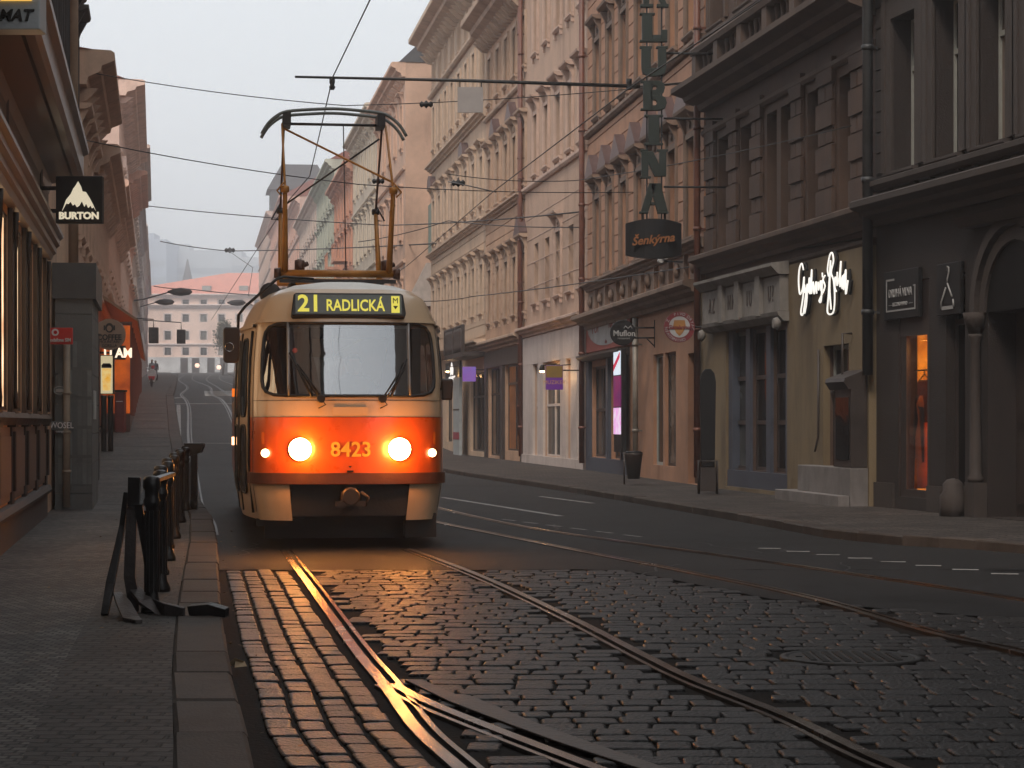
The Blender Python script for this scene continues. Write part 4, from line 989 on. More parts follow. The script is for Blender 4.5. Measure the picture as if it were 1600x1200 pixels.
M_wl = mat('sign_white_letters', (.75, .72, .70), .6, bump=0, var=.05)
q = MB(); q.lathe([(.055, -.008), (.055, -.002)], (-.07, 0, hh * .72), 16, 'y'); q.build('emblem', M_wl, r); q = MB(); q.lathe([(.028, -.012), (.028, -.009)], (-.065, 0, hh * .72), 12, 'y'); q.build('emblem_hole', MATS['sign_red'], r)
text_obj('vodafone SIM', .078, M_wl, r, (0, -.01, hh * .25), xs=.8, bold=.001)
r, w, hh, s_ = face_sign('wall_tag', 'white painted letters low on the grey portal', 78, 115, 658, 672, 33.3, M_gst, .02, 'graffiti')
text_obj('WOSEL', .13, M_wl, r, (0, -.01, hh * .5), xs=.85); text_obj('company', .05, M_wl, r, (0, -.01, -.02))
r = empty('painted_badge', ((93 - 800) * 33.3 / F, 33.31, CH + (660 - 610) * 33.3 / F), 0, 'pale round badge painted on the grey portal above the letters', 'graffiti')
q = MB(); q.tube([(.09 * math.cos(a / 12 * 6.283), 0, .06 * math.sin(a / 12 * 6.283)) for a in range(12)], .009, 5, closed=True); q.box(-.06, .06, -.006, .004, -.025, .025); q.build('ring', mat('badge', (.35, .35, .32), .7), r)

def lefth(label, y0, y1, H, col, tn, rows, cl, out=0, **k):
    zo = ZL((y0 + y1) / 2); return simple_house(label, WL(y0, out), WL(y1, out), H, col, k.pop('roofm', M_tile), -1, rows, cl, tn, zoff=zo * .7, **k)
lefth('low ochre house with grey pilasters and heavy cornice on the left', 44.05, 53.4, 9.0, (.52, .34, .24), 'ochre2', 1, 4, base=3.9, ped='tri', rh=.8, cap=.75, pn=M_pane_l, w=1.3)
lefth('low brown house with bracketed eaves, second beyond the shop portal', 53.5, 70, 8.3, (.50, .33, .24), 'brown_l', 1, 6, base=4.0, ped='tri', rh=.8, pn=M_pane_l)
lefth('pinkish house above the orange lit shop on the left', 70.1, 94, 9.3, (.58, .38, .29), 'pink_l', 1, 8, base=4.2, ped='brackets', rh=1.2)
h5 = lefth('tall pale pink house with a bare side wall and red eaves on the left', 94.1, 122, 16.3, (.64, .46, .38), 'rose_l', 3, 8, base=4.2, ped='tri', rh=2, cap=1.1, zb=None) if False else None
def lh(label, y0, y1, H, col, tn, rows, cl, **k): return lefth(label, y0, y1, H, col, tn, rows, cl, **k)
lh('tall pale pink house with a bare side wall on the left', 94.1, 122, 16.3, (.64, .46, .38), 'rose_l', 3, 8, base=4.2, ped='tri', rh=2, cap=1.1)
lh('terracotta house with red eaves on the left, beyond the tall pink one', 122.1, 141, 15.6, (.60, .32, .22), 'terra_l', 3, 5, base=4.2, ped='brackets', rh=2, cap=1.1)
lh('grey brown ornate house far along the left row', 141.1, 175, 19.5, (.48, .36, .3), 'greybr_l', 4, 8, base=4.5, ped='tri', rh=2.5, cap=1.2)
lh('pale lilac house far along the left row', 175.1, 225, 19.5, (.44, .37, .36), 'lilac_l', 4, 10, base=4.5, ped='flat', rh=3)
lh('white house near the far end of the left row', 225.1, 300, 22.0, (.60, .55, .52), 'white_l', 4, 12, base=4.5, rh=3)
lh('pale pink house with red roof closing the left row', 300.1, 380, 24.0, (.55, .42, .40), 'closing_l', 4, 12, base=5, rh=4)

# orange glowing shop projecting from the left row
hA = WL(60.5, 0); r = empty('orange_lit_kiosk', (*hA, ZL(62)), L1.ang, 'shop awning and window glowing bright orange along the left pavement', 'shop front')
M_og = emis('orange_glow', (1, .20, .02), .62, (.25, .04, .006), 1.6)
q = MB(); q.box(0, 40, -.85, -.1, .0, .5)
for k in range(11): q.box(k * 4 - .12 if k else 0, k * 4 + .12, -.9, -.1, .5, 3.1)
q.build('frame', mat('kiosk_frame', (.10, .03, .015), .5), r)
o_ = MB(); o_.box(.13, 39.8, -.80, -.2, .51, 3.05); o_.build('glowing_glass', M_og, r)
q = MB(); q.prism([(-.1, 3.75), (-1.05, 3.12), (-1.08, 3.17), (-.1, 3.85)], 0, 40); q.build('awning', mat('awning_tan', (.34, .2, .12), .8), r)
sd_ = hA; MBk = MB(); MBk.box(-.03, -.003, -.85, -.1, .55, 3.0); MBk.build('end_panel', emis('end_glow', (.9, .16, .01), .55, (.25, .03, .004), 2), r)
r, w, hh, s_ = face_sign('neon_word_sign', 'dark sign with lit white letters U AM in front of the orange kiosk', 171, 196, 540, 562, 60, M_bk)
text_obj('U AM', .36, emis('neon_warm', (1, .8, .6), 1.3), r, (0.02, -.012, hh * .45), bold=.012, xs=.9)
q = MB(); q.tube([(-w - .4, .05, hh * .5), (-w, .05, hh * .5)], .03, 6); q.build('bracket', M_bk, r)
# red box and dark totem
def totem(y, px0, px1, ztop, name, label, cat, m):
    s_ = y / F; x = ((px0 + px1) / 2 - 800) * s_; w = (px1 - px0) * s_ / 2; g = ZL(y) + .11; r = empty(name, (x, y, g), 0, label, cat); return r, w, g
r, w, g = totem(60.2, 179, 194, 0, 'red_utility_cabinet', 'narrow dark red cabinet on the left pavement under the lit sign', 'cabinet', 0)
MB().box(-w, w, 0, .35, 0, 1.12).build('body', mat('cabinet_red', (.17, .02, .018), .5), r, bevel=.02); MB().box(-w - .02, w + .02, -.02, .37, 1.122, 1.18).build('lid', M_bk, r); MB().box(-w + .04, w - .04, -.012, -.001, .85, .87).build('slot', M_wl, r)
r, w, g = totem(52, 157, 178, 0, 'drink_cup_lightbox', 'lit box showing a golden drink cup on two dark bins', 'light box', 0)
for sx in (-1, 1): MB().lathe([(w * .42, 0), (w * .42, 1.25), (w * .48, 1.28), (w * .48, 1.34)], (sx * w * .5, 0, 0), 12).build('bin', mat('bin_dark', (.035, .033, .033), .4, .4), r)
MB().box(-w, w, -.06, .1, 1.36, 2.3).build('case', M_bk, r)
MB().box(-w + .02, w - .02, -.07, -.061, 1.38, 2.28).build('lit_face', emis('lightbox_face', (.72, .60, .36), .75), r)
MB().plate([(-.09, 1.45), (.09, 1.45), (.11, 1.98), (-.11, 1.98)], -.085, -.075).build('cup', emis('cup_gold', (.9, .42, .03), .8, (.9, .65, .25), 7), r)
MB().plate([(-.12, 1.99), (.12, 1.99), (.12, 2.05), (.08, 2.1), (-.08, 2.1), (-.12, 2.05)], -.09, -.075).build('cup_lid', M_bk, r)
# coffee round sign
yq = 44.5; s_ = yq / F; r = empty('round_coffee_sign', ((171 - 800) * s_, yq, CH + (660 - 523) * s_ - 24 * s_), 0, 'round tan hanging sign with a headphone wearing ape head and the word COFFEE', 'sign')
R0 = 24.5 * s_; M_tan = mat('sign_tan', (.36, .24, .17), .7, var=.12)
MB().lathe([(R0, 0), (R0, .08)], (0, 0, R0), 32, 'y').build('disc', M_tan, r)
M_ink = mat('sign_ink', (.03, .025, .02), .7, bump=0)
text_obj('COFFEE', .16, M_ink, r, (0.0, -.01, R0 * .8), xs=.9, bold=.004); text_obj('MOUNTAIN', .085, M_ink, r, (0, -.01, R0 * .52), xs=.9); text_obj('GORILLA', .085, M_ink, r, (0, -.01, R0 * .28), xs=.9)
q = MB(); q.plate([(.085 * math.cos(a * .5236), R0 * 1.42 + .1 * math.sin(a * .5236)) for a in range(12)], -.014, -.002)
q.box(-.115, -.085, -.016, -.002, R0 * 1.42 - .05, R0 * 1.42 + .05); q.box(.085, .115, -.016, -.002, R0 * 1.42 - .05, R0 * 1.42 + .05); q.build('ape_head', M_ink, r)
q = MB(); q.plate([(.05 * math.cos(a * .5236), R0 * 1.38 + .06 * math.sin(a * .5236)) for a in range(12)], -.02, -.0145); q.build('ape_face', M_tan, r)
MB().tube([(-R0 - .35, .04, R0 * 1.3), (-R0 * .8, .04, R0 * 1.3)], .02, 6).tube([(-R0 - .3, .04, R0 * .7), (-R0 * .8, .04, R0 * .7)], .02, 6).build('bracket', M_bk, r)
r = empty('dark_post', ((151 - 800) * 43 / F, 43, .1), 0, 'thin dark post in front of the round coffee sign', 'post')
MB().box(-.05, .05, -.05, .05, 0, 3.05).box(-.07, .07, -.07, .07, 3.05, 3.1).build('shaft', M_bk, r)
# mountain sign
yq = 29; s_ = yq / F; r, w, hh, s_ = face_sign('mountain_logo_sign', 'square black hanging sign with a lit white mountain emblem', 87, 160, 275, 349, yq, M_bk, .12)
M_ml = emis('cream_light', (.85, .75, .55), .75); k = 2 * w / 194.; mp = lambda x, y_: ((x - 226) * k - w, (912 - y_) * k)
q = MB(); P = [(254, 860), (270, 815), (290, 790), (300, 768), (308, 758), (320, 738), (332, 760), (338, 780), (352, 782), (368, 808), (382, 835), (393, 860), (384, 845), (377, 850), (372, 838), (362, 848), (352, 830), (346, 843), (335, 820), (325, 838), (315, 845), (306, 832), (298, 838), (288, 822), (280, 832), (270, 830), (262, 845)]
q.plate([mp(*p) for p in P], -.02, -.002); q.build('emblem', M_ml, r)
text_obj('BURTON', .125, M_ml, r, (0, -.012, hh * .155), xs=1.05, bold=.006)
q = MB(); xw = lerp_tab(wallL, yq) - ((87 + 160) / 2 - 800) * s_
for z in (hh * .27, hh * .75): q.box(xw - .1, -w, .03, .09, z - .025, z + .025)
q.box(xw - .02, xw + .08, 0, .12, -.05, hh + .1); q.build('bracket', M_bk, r)
# cash machine sign, cut by the frame
r, w, hh, s_ = face_sign('cash_machine_sign', 'white and yellow box sign ending in OMAT at the top left', -90, 62, -60, 46, 17, mat('sign_box_white', (.45, .46, .46), .4, var=.1), .25)
MB().box(-w + .05, w - .06, -.02, -.002, hh * .42, hh - .04).build('lit_face', emis('sign_yellow', (.95, .55, .12), .9), r); MB().box(-w + .1, w - .1, -.028, -.021, hh * .47, hh - .06).build('dark_panel', M_bk, r)
text_obj('BANKOMAT', .125, M_ink, r, (-.03, -.006, hh * .2), shear=.25, bold=.004)
MB().box(-w - .6, -w, .05, .2, hh * .3, hh * .6).build('bracket', M_bk, r)
r, w, hh, s_ = face_sign('vertical_light_sign', 'narrow pale lit sign at the left edge under the cornice', -30, 9, 140, 235, 22.5, M_bk, .15); MB().box(-w + .02, w - .02, -.015, -.002, .14, hh).build('lit_face', emis('pale_light', (.8, .78, .55), .8), r)
r, w, hh, s_ = face_sign('hanging_orange_lamp', 'small warm lamp under the shopfront moulding on the left', 18, 34, 330, 345, 25.2, M_wood, .1, 'lamp'); MB().lathe([(.03, -.03), (.06, 0), (.03, .03)], (0, 0, .02), 10).build('bulb', emis('bulb', (1, .3, .05), 1.2), r)

# ---- far end: palace-like pink building and hill skyline
yf = 470; s_ = yf / F; zf = ZL(yf)
X0 = (232 - 800) * s_; X1 = (470 - 800) * s_
C_fp = mat('plaster_far_pink', (.86, .64, .54), .8, var=.1, stain=.3, scale=.3)  # plaster colour lightened in place of thicker haze
FB = House('palace_building', 'long pale pink building with red roof closing the end of the street', (X0 - 18, yf), (X1, yf), CH + (660 - 460) * s_, C_fp, mat('trim_far', (.7, .58, .54), .8), zb=zf - 3, depth=22)
h = FB
for py, hp in ((473, 10), (497, 12), (524, 14), (549, 12)):
    for px in (262, 290, 318, 346, 374, 402, 430, 206):
        w_ = 10 * s_; z = CH + (660 - py) * s_; h.window((px - 800) * s_ - (X0 - 18), z - hp * s_ / 2, z + hp * s_ / 2, w_, M_frame_w, M_pane_l, surround=.25, sill=False, depth=.4, cols=2)
M_fg = mat('ground_storey_grey', (.55, .55, .55), .8, var=.3, scale=.4)
q = MB(); q.box(0, h.L, -.3, 0, zf - 1, CH + (660 - 545) * s_ - 1.8)
h.part('ground_storey', q, M_fg)
for px in (288, 306, 330, 350, 378): x = (px - 800) * s_ - (X0 - 18); h.part('door', MB().box(x - .8, x + .8, -.36, -.31, zf, zf + 3.2), M_frame_d)
h.cornice(CH + (660 - 482) * s_, .9, .9); h.cornice(h.H - .8, 1.2, .9); h.string(CH + (660 - 540) * s_, .5, .4); h.wall()
q = MB(); zr = h.H; zt2 = CH + (660 - 360) * s_ * .0 + CH + (660 - 421) * s_ + 5
ztop = CH + (660 - 421 + 0) * s_; ztop = CH + (660 - 422) * s_; 
zt3 = CH + (660 - 421) * s_
q.v += [(8, -1.2, zr), (h.L, -1.2, zr), (h.L, 22, zr), (8, 22, zr), (34, 9, zr + 38 * s_), (h.L, 9, zr + 38 * s_)]
i = 0; q.f += [(0, 1, 5, 4), (0, 4, 3), (3, 4, 5, 2), (0, 3, 2, 1), (1, 2, 5)]; q.m += [0] * 5
h.part('roof', q, mat('roof_red_far', (.60, .24, .18), .85, var=.15, scale=.5))
q = MB()
for px in (322, 380): x = (px - 800) * s_ - (X0 - 18); q.box(x - .9, x + .9, .3, 3, zr + .9, zr + 1.9)
h.part('dormer', q, M_frame_w)
# skyline
def blockb(label, px0, px1, py, y, col, tn, roofh=0):
    s2 = y / F; m = mat('far_' + tn, col, .85, var=.1, scale=.1); r = empty('distant_building', ((px0 - 800) * s2, y, 0), 0, label, 'building'); w = (px1 - px0) * s2; H = CH + (660 - py) * s2
    q = MB(); q.box(0, w, 0, 40, 0, H); q.box(w * .05, w * .3, 5, 20, H, H + 3); q.build('wall', m, r)
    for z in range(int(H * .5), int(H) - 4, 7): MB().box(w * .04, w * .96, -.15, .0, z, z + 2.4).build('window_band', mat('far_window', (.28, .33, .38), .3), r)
    return r
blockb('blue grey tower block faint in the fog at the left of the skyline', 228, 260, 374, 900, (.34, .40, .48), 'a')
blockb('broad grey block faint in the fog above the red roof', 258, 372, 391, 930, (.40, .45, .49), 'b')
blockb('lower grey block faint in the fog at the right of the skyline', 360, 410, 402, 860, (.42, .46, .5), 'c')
r = empty('church_spire', ((293 - 800) * 700 / F, 700, 20), 0, 'pale church spire faint behind the red roof', 'church'); 
MB().box(-2.2, 2.2, -2.5, 2.5, 0, 24).build('tower', mat('spire_stone', (.45, .42, .38), .8), r); MB().lathe([(2.6, 24), (1.2, 29), (.2, 34)], n=8).build('spire', M_slate, r)
b = MB(); nxh = 40
for j, (y, hb) in enumerate(((760, 8), (900, 38), (1050, 55), (1300, 60))):
    for i in range(nxh + 1):
        x = -420 + 640 * i / nxh; b.v.append((x, y, hb + 6 * math.sin(i * .7 + j) + random.uniform(-2, 2)))
for j in range(3):
    for i in range(nxh): b.f.append((j * 41 + i, j * 41 + i + 1, (j + 1) * 41 + i + 1, (j + 1) * 41 + i)); b.m.append(0)
tag(b.build('hills', mat('hill_hazed', (.36, .40, .42), .9, scale=.05), smooth=True), kind='structure')  # hill colour lightened to imitate fading in the haze
# ================================================================== HANGING SIGNS AND STREET FURNITURE, RIGHT SIDE
def hang(name, label, cat, px, py_c, house, out_m, rad=None):
    """sign hanging at right angle to a facade: returns root at its centre"""
    u = house.u(px); p = house.world(u, 0, 0)
    # find point at distance out from the wall which is seen at px
    lo = None
    for k in range(400):
        uu = house.u(px) + k * .03; w = house.world(uu, out_m, 0)
        if 800 + F * w[0] / w[1] >= px: lo = uu; break
    if lo is None: lo = u
    w = house.world(lo, out_m, 0); z = CH + (HZ - py_c) * w[1] / F
    r = empty(name, (w[0], w[1], z), 0, label, cat); return r, w[1] / F, lo
r, s_, uu = hang('round_shop_sign', 'round black hanging sign with small grey lettering under two curled horns', 'sign', 973, 520, R3, .75)
rd = 20 * s_
MB().lathe([(rd * .96, -.05), (rd, -.035), (rd, .05)], n=40, axis='y').build('disc', M_bk, r)
text_obj('Muflon', .19, mat('muf_grey', (.33, .33, .33), .6, bump=0), r, (.03, -.056, -.02), bold=.004); text_obj('restaurant', .07, MATS['muf_grey'], r, (.02, -.056, -.13))
q = MB(); q.tube([(.02, -.055, .1), (.06, -.055, .16), (.12, -.055, .1), (.18, -.055, .16), (.22, -.055, .1)], .012, 5); q.build('emblem', MATS['muf_grey'], r)
q = MB(); q.tube([(rd * .9, 0, .12), (.78, 0, .12)], .02, 6); q.tube([(rd * .9, 0, -.12), (.78, 0, -.12)], .02, 6); q.tube([(.76, 0, .3), (.76, 0, -.35)], .025, 6); q.tube([(.55, 0, -.12), (.76, 0, -.33)], .015, 6); q.build('bracket', M_bk, r)
r, s_, uu = hang('round_beer_sign', 'round red and white beer sign with ring lettering PIVO and a gold emblem', 'sign', 1061, 511, R3, .7)
rd = 24 * s_; M_rd = mat('beer_red', (.17, .018, .025), .5, bump=0)
MB().lathe([(rd, -.05), (rd, .05)], n=40, axis='y').build('disc', M_rd, r); MB().lathe([(rd * .69, -.056), (rd * .69, -.0505)], n=40, axis='y').build('white_field', mat('beer_white', (.36, .37, .38), .5, bump=0), r)
M_gd = mat('beer_gold', (.32, .15, .04), .5); q = MB(); q.plate([(-.11, .14), (.11, .14), (.13, .02), (.07, -.12), (0, -.19), (-.07, -.12), (-.13, .02)], -.062, -.057); q.build('emblem', M_gd, r)
text_obj('Gambrinus', .115, M_rd, r, (0, -.066, -.01), shear=.3, bold=.003)
for ch, an in zip('PIVO DRYAC OHINKOVEN Z', [110, 97, 84, 71, 0, 48, 34, 20, 6, -8, 0, -70, -83, -96, -109, -122, -135, -148, -161, -174, 0, 152]):
    if ch == ' ': continue
    a = R(an); bot = -180 < an < -60
    text_obj(ch, .085, MATS['beer_white'], r, (rd * .85 * math.cos(a), -.056, rd * .85 * math.sin(a)), rot=(R(90), -(a - R(90)), 0))
q = MB(); q.tube([(rd * .95, 0, 0), (.72, 0, 0)], .02, 6); q.tube([(.72, 0, .25), (.72, 0, -.35)], .03, 6); q.build('bracket', M_bk, r)
# vertical letters
r, s_, uu = hang('vertical_letter_sign', 'tall vertical row of dark green letters KLUBINA hanging above the oval pub sign', 'sign', 1021, 335, R3, 1.35)
M_gr = mat('letter_green', (.005, .013, .009), .6, 0, var=.2, bump=0)
tops = [(-62, 12, 'K'), (20, 66, 'L'), (72, 120, 'U'), (126, 173, 'B'), (179, 227, 'I'), (233, 279, 'N'), (286, 334, 'A')]
# every letter a slab with slab serifs
def glyph(ch):
    b = MB(); w, hh = .5, 1.; t = .17; g = .07
    def bx(x0, x1, z0, z1): b.box(x0, x1, -.07, .07, z0, z1)
    def seg(a, c, th): 
        b.plate([(a[0] - th / 2, a[1]), (a[0] + th / 2, a[1]), (c[0] + th / 2, c[1]), (c[0] - th / 2, c[1])], -.068, .068)
    if ch == 'L': bx(-.40, -.05, g, 1 - g); bx(-.48, .04, 1 - g, 1); bx(-.48, .46, 0, g); bx(-.05, .26, g, .24); bx(.26, .46, g, .42)
    elif ch == 'U':
        bx(-.42, -.10, .28, 1 - g); bx(.14, .42, .28, 1 - g); bx(-.48, -.06, 1 - g, 1); bx(.08, .48, 1 - g, 1)
        b.plate([(-.42, .28), (.42, .28), (.38, .12), (.24, .03), (0, 0), (-.24, .03), (-.38, .12)], -.07, .07)
    elif ch == 'B':
        bx(-.36, -.04, 0, 1); bx(-.45, -.34, 0, g); bx(-.45, -.34, 1 - g, 1)
        for z0, z1, xr in ((.0, .52, .44), (.52, 1., .38)):
            m = (z0 + z1) / 2; b.plate([(-.12, z0), (.2, z0), (xr - .05, z0 + .08), (xr, m), (xr - .05, z1 - .08), (.2, z1), (-.12, z1), (-.12, z1 - .17), (.06, z1 - .17), (.11, m), (.06, z0 + .17), (-.12, z0 + .17)], -.07, .07)
    elif ch == 'I': bx(-.19, .19, g, 1 - g); bx(-.32, .32, 0, g); bx(-.32, .32, 1 - g, 1)
    elif ch == 'N': bx(-.42, -.18, g, 1 - g); bx(.18, .42, g, 1 - g); bx(-.46, -.1, 0, g); bx(.1, .48, 1 - g, 1); seg((-.2, 1 - g), (.2, g), .34); bx(-.46, -.2, 1 - g, 1)
    elif ch == 'A': seg((-.31, g), (-.03, 1), .26); seg((.29, g), (.05, 1), .36); b.box(-.2, .2, -.06, .06, .28, .38); bx(-.5, -.18, 0, g); bx(.12, .5, 0, g)
    elif ch == 'K': bx(-.36, -.16, g, 1 - g); bx(-.46, -.02, 0, g); bx(-.46, -.02, 1 - g, 1); seg((-.1, .45), (.28, 1 - g), .16); seg((.34, g), (0, .55), .2); bx(.1, .5, 0, g)
    return b
for (t0, t1, ch) in tops:
    b = glyph(ch); hh = (t1 - t0) * s_ * .985; sc = 46 * s_
    b.v = [(x * sc, y, z * hh) for x, y, z in b.v]; o = b.build('letter', M_gr, r, (0, 0, (335 - t1) * s_), bevel=.008)
q = MB()
for x in (-.14, .16): q.box(x - .015, x + .015, -.03, .03, -.12, 398 * s_)
q.build('mast', M_bk, r)
q = MB()
for pz in (83, 185, 292): q.tube([(.2, 0, (335 - pz) * s_), (1.5, 0.1, (335 - pz) * s_)], .022, 6)
q.build('bracket', M_bk, r)
# oval pub sign below
ro = r; r = empty('oval_pub_sign', (ro.location.x, ro.location.y, ro.location.z - .1 - 62 * s_), 0, 'dark curved sign with orange cursive lettering under the vertical letters', 'sign')
w = 43.5 * s_; hh = 62 * s_; q = MB(); P = [(-w, .10), (-w * .6, .03), (0, 0), (w * .6, .03), (w, .10), (w, hh - .09), (w * .6, hh - .03), (0, hh), (-w * .6, hh - .03), (-w, hh - .09)]
for (z0, z1) in ((0, 0),):
    n = 12
    for k in range(n + 1):
        t = -1 + 2 * k / n; x = w * t; y = .16 * t * t - .16; e = .12 * t * t * .7
        q.v += [(x, y, e), (x, y, hh - e), (x, y + .2, e), (x, y + .2, hh - e)]
    for k in range(n):
        i = 4 * k
        for f_ in ((0, 4, 5, 1), (2, 3, 7, 6), (1, 5, 7, 3), (0, 2, 6, 4)): q.f.append(tuple(i + a for a in f_)); q.m.append(0)
    q.f += [(0, 1, 3, 2), (4 * n, 4 * n + 2, 4 * n + 3, 4 * n + 1)]; q.m += [0, 0]
q.build('board', M_bk, r)
text_obj('Šenkýrna', .235, mat('amber_letters', (.24, .085, .02), .7, bump=0), r, (-.03, -.175, hh * .47), shear=.35, bold=.006, rot=(R(90), R(-6), 0))
MB().box(-.25, -.2, 0, .02, hh - .03, hh + .2).box(.2, .25, 0, .02, hh - .03, hh + .2).build('hanger', M_bk, r)
# purple flag signs on R4, blue-purple box on R6
def flag(px, py0, py1, wpx, house, out, name, label, m, txt=None):
    r, s_, uu = hang(name, label, 'sign', px, py1, house, out); w = wpx * s_ / 2; hh = (py1 - py0) * s_
    MB().box(-w, w, -.04, .04, 0, hh).build('board', m, r, bevel=.01); MB().tube([(w, 0, hh * .8), (w + out * .8, 0, hh * .8)], .02, 6).build('bracket', M_bk, r)
    if txt: text_obj(txt, hh * .22, mat('flag_letters', (.5, .28, .12), .6, bump=0), r, (0, -.046, hh * .3))
    return r, w, hh
r, w, hh = flag(866, 571, 609, 27, R4, .8, 'purple_flag_sign', 'purple and mustard hanging sign on the white shopfront', emis('purple_sign', (.13, .02, .22), .5), 'MUZIKER')
MB().box(-w + .01, w - .01, -.05, -.041, hh * .5, hh - .01).build('mustard_half', mat('mustard', (.22, .13, .02), .6), r)
r, w, hh = flag(733, 573, 596, 21, R6, .6, 'violet_light_box', 'small square light box shading from blue to violet', emis('violet', (.16, .14, .55), .6, (.35, .07, .35), 1.2))
# small wall lamps
def walllamp(px, py, house, out, label):
    r, s_, uu = hang('wall_lamp', label, 'lamp', px, py, house, out); MB().lathe([(.03, .14), (.07, .1), (.09, .0), (.07, -.05)], n=12).build('lamp_shade', M_bk, r)
    MB().lathe([(.055, -.10), (.075, -.06), (.06, -.045)], n=12).build('bulb', emis('lamp_warm', (1, .62, .25), 22), r); MB().tube([(0, 0, .12), (out, 0, .16)], .015, 6).build('arm', M_bk, r)
    l = bpy.data.lights.new('lamp_light', 'POINT'); l.energy = 16; l.color = (1, .55, .22); l.shadow_soft_size = .08; o = bpy.data.objects.new('lamp_light', l); COL.objects.link(o); o.parent = r; o.location = (0, 0, -.25)
walllamp(699, 578, R6, .5, 'lit wall lamp beside the sand house, just right of the tram'); walllamp(847, 577, R4, .45, 'lit wall lamp left of the purple sign'); walllamp(863, 578, R4, .55, 'lit wall lamp directly over the purple sign')
# dark standing board and bins
def on_pave(px, py):
    lo = 20.
    y = lo
    while y < 200:
        x = (px - 800) * y / F
        if CH - (py - HZ) * y / F <= GZ(x, y) + .11: return (x, y, GZ(x, y) + .11)
        y += .1
r = empty('standing_board', on_pave(1106, 772), 0, 'tall dark board with rounded top standing in a metal holder by the cream wall', 'board')
MB().plate([(-.13, .5), (.13, .5), (.14, 1.4), (.15, 2.1), (.12, 2.26), (.05, 2.34), (-.05, 2.34), (-.12, 2.26), (-.15, 2.1), (-.14, 1.4)], -.03, .02).build('board', M_bk, r, bevel=.01)
q = MB(); q.tube([(-.17, -.1, .0), (-.17, -.1, .62), (.17, -.1, .62), (.17, -.1, 0)], .018, 6); q.tube([(-.17, .1, .0), (-.17, .1, .62), (.17, .1, .62), (.17, .1, 0)], .018, 6); q.box(-.14, .14, -.08, .08, .05, .5); q.build('holder', M_frame_d, r)
r = empty('waste_bin', on_pave(990, 757), 0, 'small dark waste bin by the pale drainpipe', 'bin')
q = MB(); q.lathe([(.13, .12), (.19, .62), (.2, .64), (.2, .68)], n=14); q.tube([(-.2, .05, 0), (-.2, .05, .7)], .02, 6); q.build('bin', M_frame_d, r); MB().lathe([(.205, .683), (.15, .72)], n=14).build('lid', M_bk, r)
# cameras, drain head
r = empty('security_camera', R3.world(R3.u(1072), .5, 5.0), R3.ang, 'pair of small white security cameras on the orange house', 'camera'); q = MB(); q.lathe([(.05, -.15), (.06, .1)], (-.1, -.05, 0), 10, 'x'); q.lathe([(.05, -.12), (.06, .12)], (.15, 0, .06), 10, 'x'); q.build('body', mat('cam_white', (.4, .4, .4), .5), r); MB().tube([(.05, .5, -.05), (.05, 0, -.02)], .02, 6).build('arm', M_bk, r)

# ================================================================== LEFT BOLLARDS
M_bol = mat('bollard_iron', (.022, .019, .018), .38, .5, var=.3, scale=6, bump=.2)
def bollard():
    r = empty('bollard', (0, 0, 0)); b = MB()
    b.lathe([(.075, 0), (.08, .03), (.055, .09), (.045, .14), (.042, .74), (.055, .76), (.06, .79), (.05, .81), (.05, .86), (.062, .88), (.062, .93), (.05, .955), (.02, .965)], n=14); b.build('post', M_bol, r)
    b = MB()
    for k in range(10): a = k * .628; b.box(.047 * math.cos(a) - .006, .047 * math.cos(a) + .006, .047 * math.sin(a) - .006, .047 * math.sin(a) + .006, .15, .72)
    b.build('flute', M_bol, r); return r
proto = bollard()
zs_ = [15.3, 17.2, 19.1, 21.1, 23.1, 25.1, 27.1, 29.1, 31.1, 33.1, 35.1]
for i, z in enumerate(zs_):
    o = proto if i == 0 else copy_tree(proto); t = (z - 15.3) / 19.8; px = 240 + 52 * t ** .8 + (3 if i % 2 else -3)
    o.location = ((px - 800) * z / F, z, .11 + GZ((px - 800) * z / F, z))
    tag(o, ['nearest iron bollard behind the bent steel barrier on the left pavement', 'farthest iron bollard of the row along the left kerb'][i > 0] if i in (0, len(zs_) - 1) else 'slim dark iron bollard in the close row along the left kerb', 'bollard', 'iron bollards along the left kerb')
# bent steel barrier
r = empty('bent_barrier', ((238 - 800) * 16.2 / F, 15.3, .115), 0, 'bent flat steel barrier with splayed feet at the near end of the bollard row', 'barrier')
M_st = mat('barrier_steel', (.085, .07, .066), .5, .5, var=.4, scale=4, bump=.3, stain=.4)
def flat(name, P, w, th, m):
    b = MB(); P = [Vector(p) for p in P]
    for k, p in enumerate(P):
        t = (P[min(k + 1, len(P) - 1)] - P[max(k - 1, 0)]).normalized(); s_ = Vector((1, 0, 0)) if abs(t.x) < .8 else Vector((0, -.25, .97)); s_ = (s_ - t * s_.dot(t)).normalized(); n = t.cross(s_); ww = w[k] if isinstance(w, list) else w
        b.v += [tuple(p + s_ * ww / 2 + n * th / 2), tuple(p - s_ * ww / 2 + n * th / 2), tuple(p - s_ * ww / 2 - n * th / 2), tuple(p + s_ * ww / 2 - n * th / 2)]
    for k in range(len(P) - 1):
        for q_ in range(4): b.f.append((4 * k + q_, 4 * k + (q_ + 1) % 4, 4 * k + 4 + (q_ + 1) % 4, 4 * k + 4 + q_)); b.m.append(0)
    b.f += [(3, 2, 1, 0), tuple(4 * (len(P) - 1) + a for a in range(4))]; b.m += [0, 0]; return b.build(name, m, r, bevel=.004)
flat('slat', [(.0, .1, .0), (0, .08, .1), (-.02, .05, .25), (.0, .03, .72), (.01, .02, .74)], [.08, .085, .08, .075, .075], .03, M_st)
flat('head', [(.015, .02, .745), (.02, .02, .95)], .085, .05, M_bol)
flat('stay', [(-.14, -.25, 0), (-.13, -.1, .2), (-.08, .1, .6), (-.055, .12, .84)], [.05, .06, .04, .035], .04, M_bol)
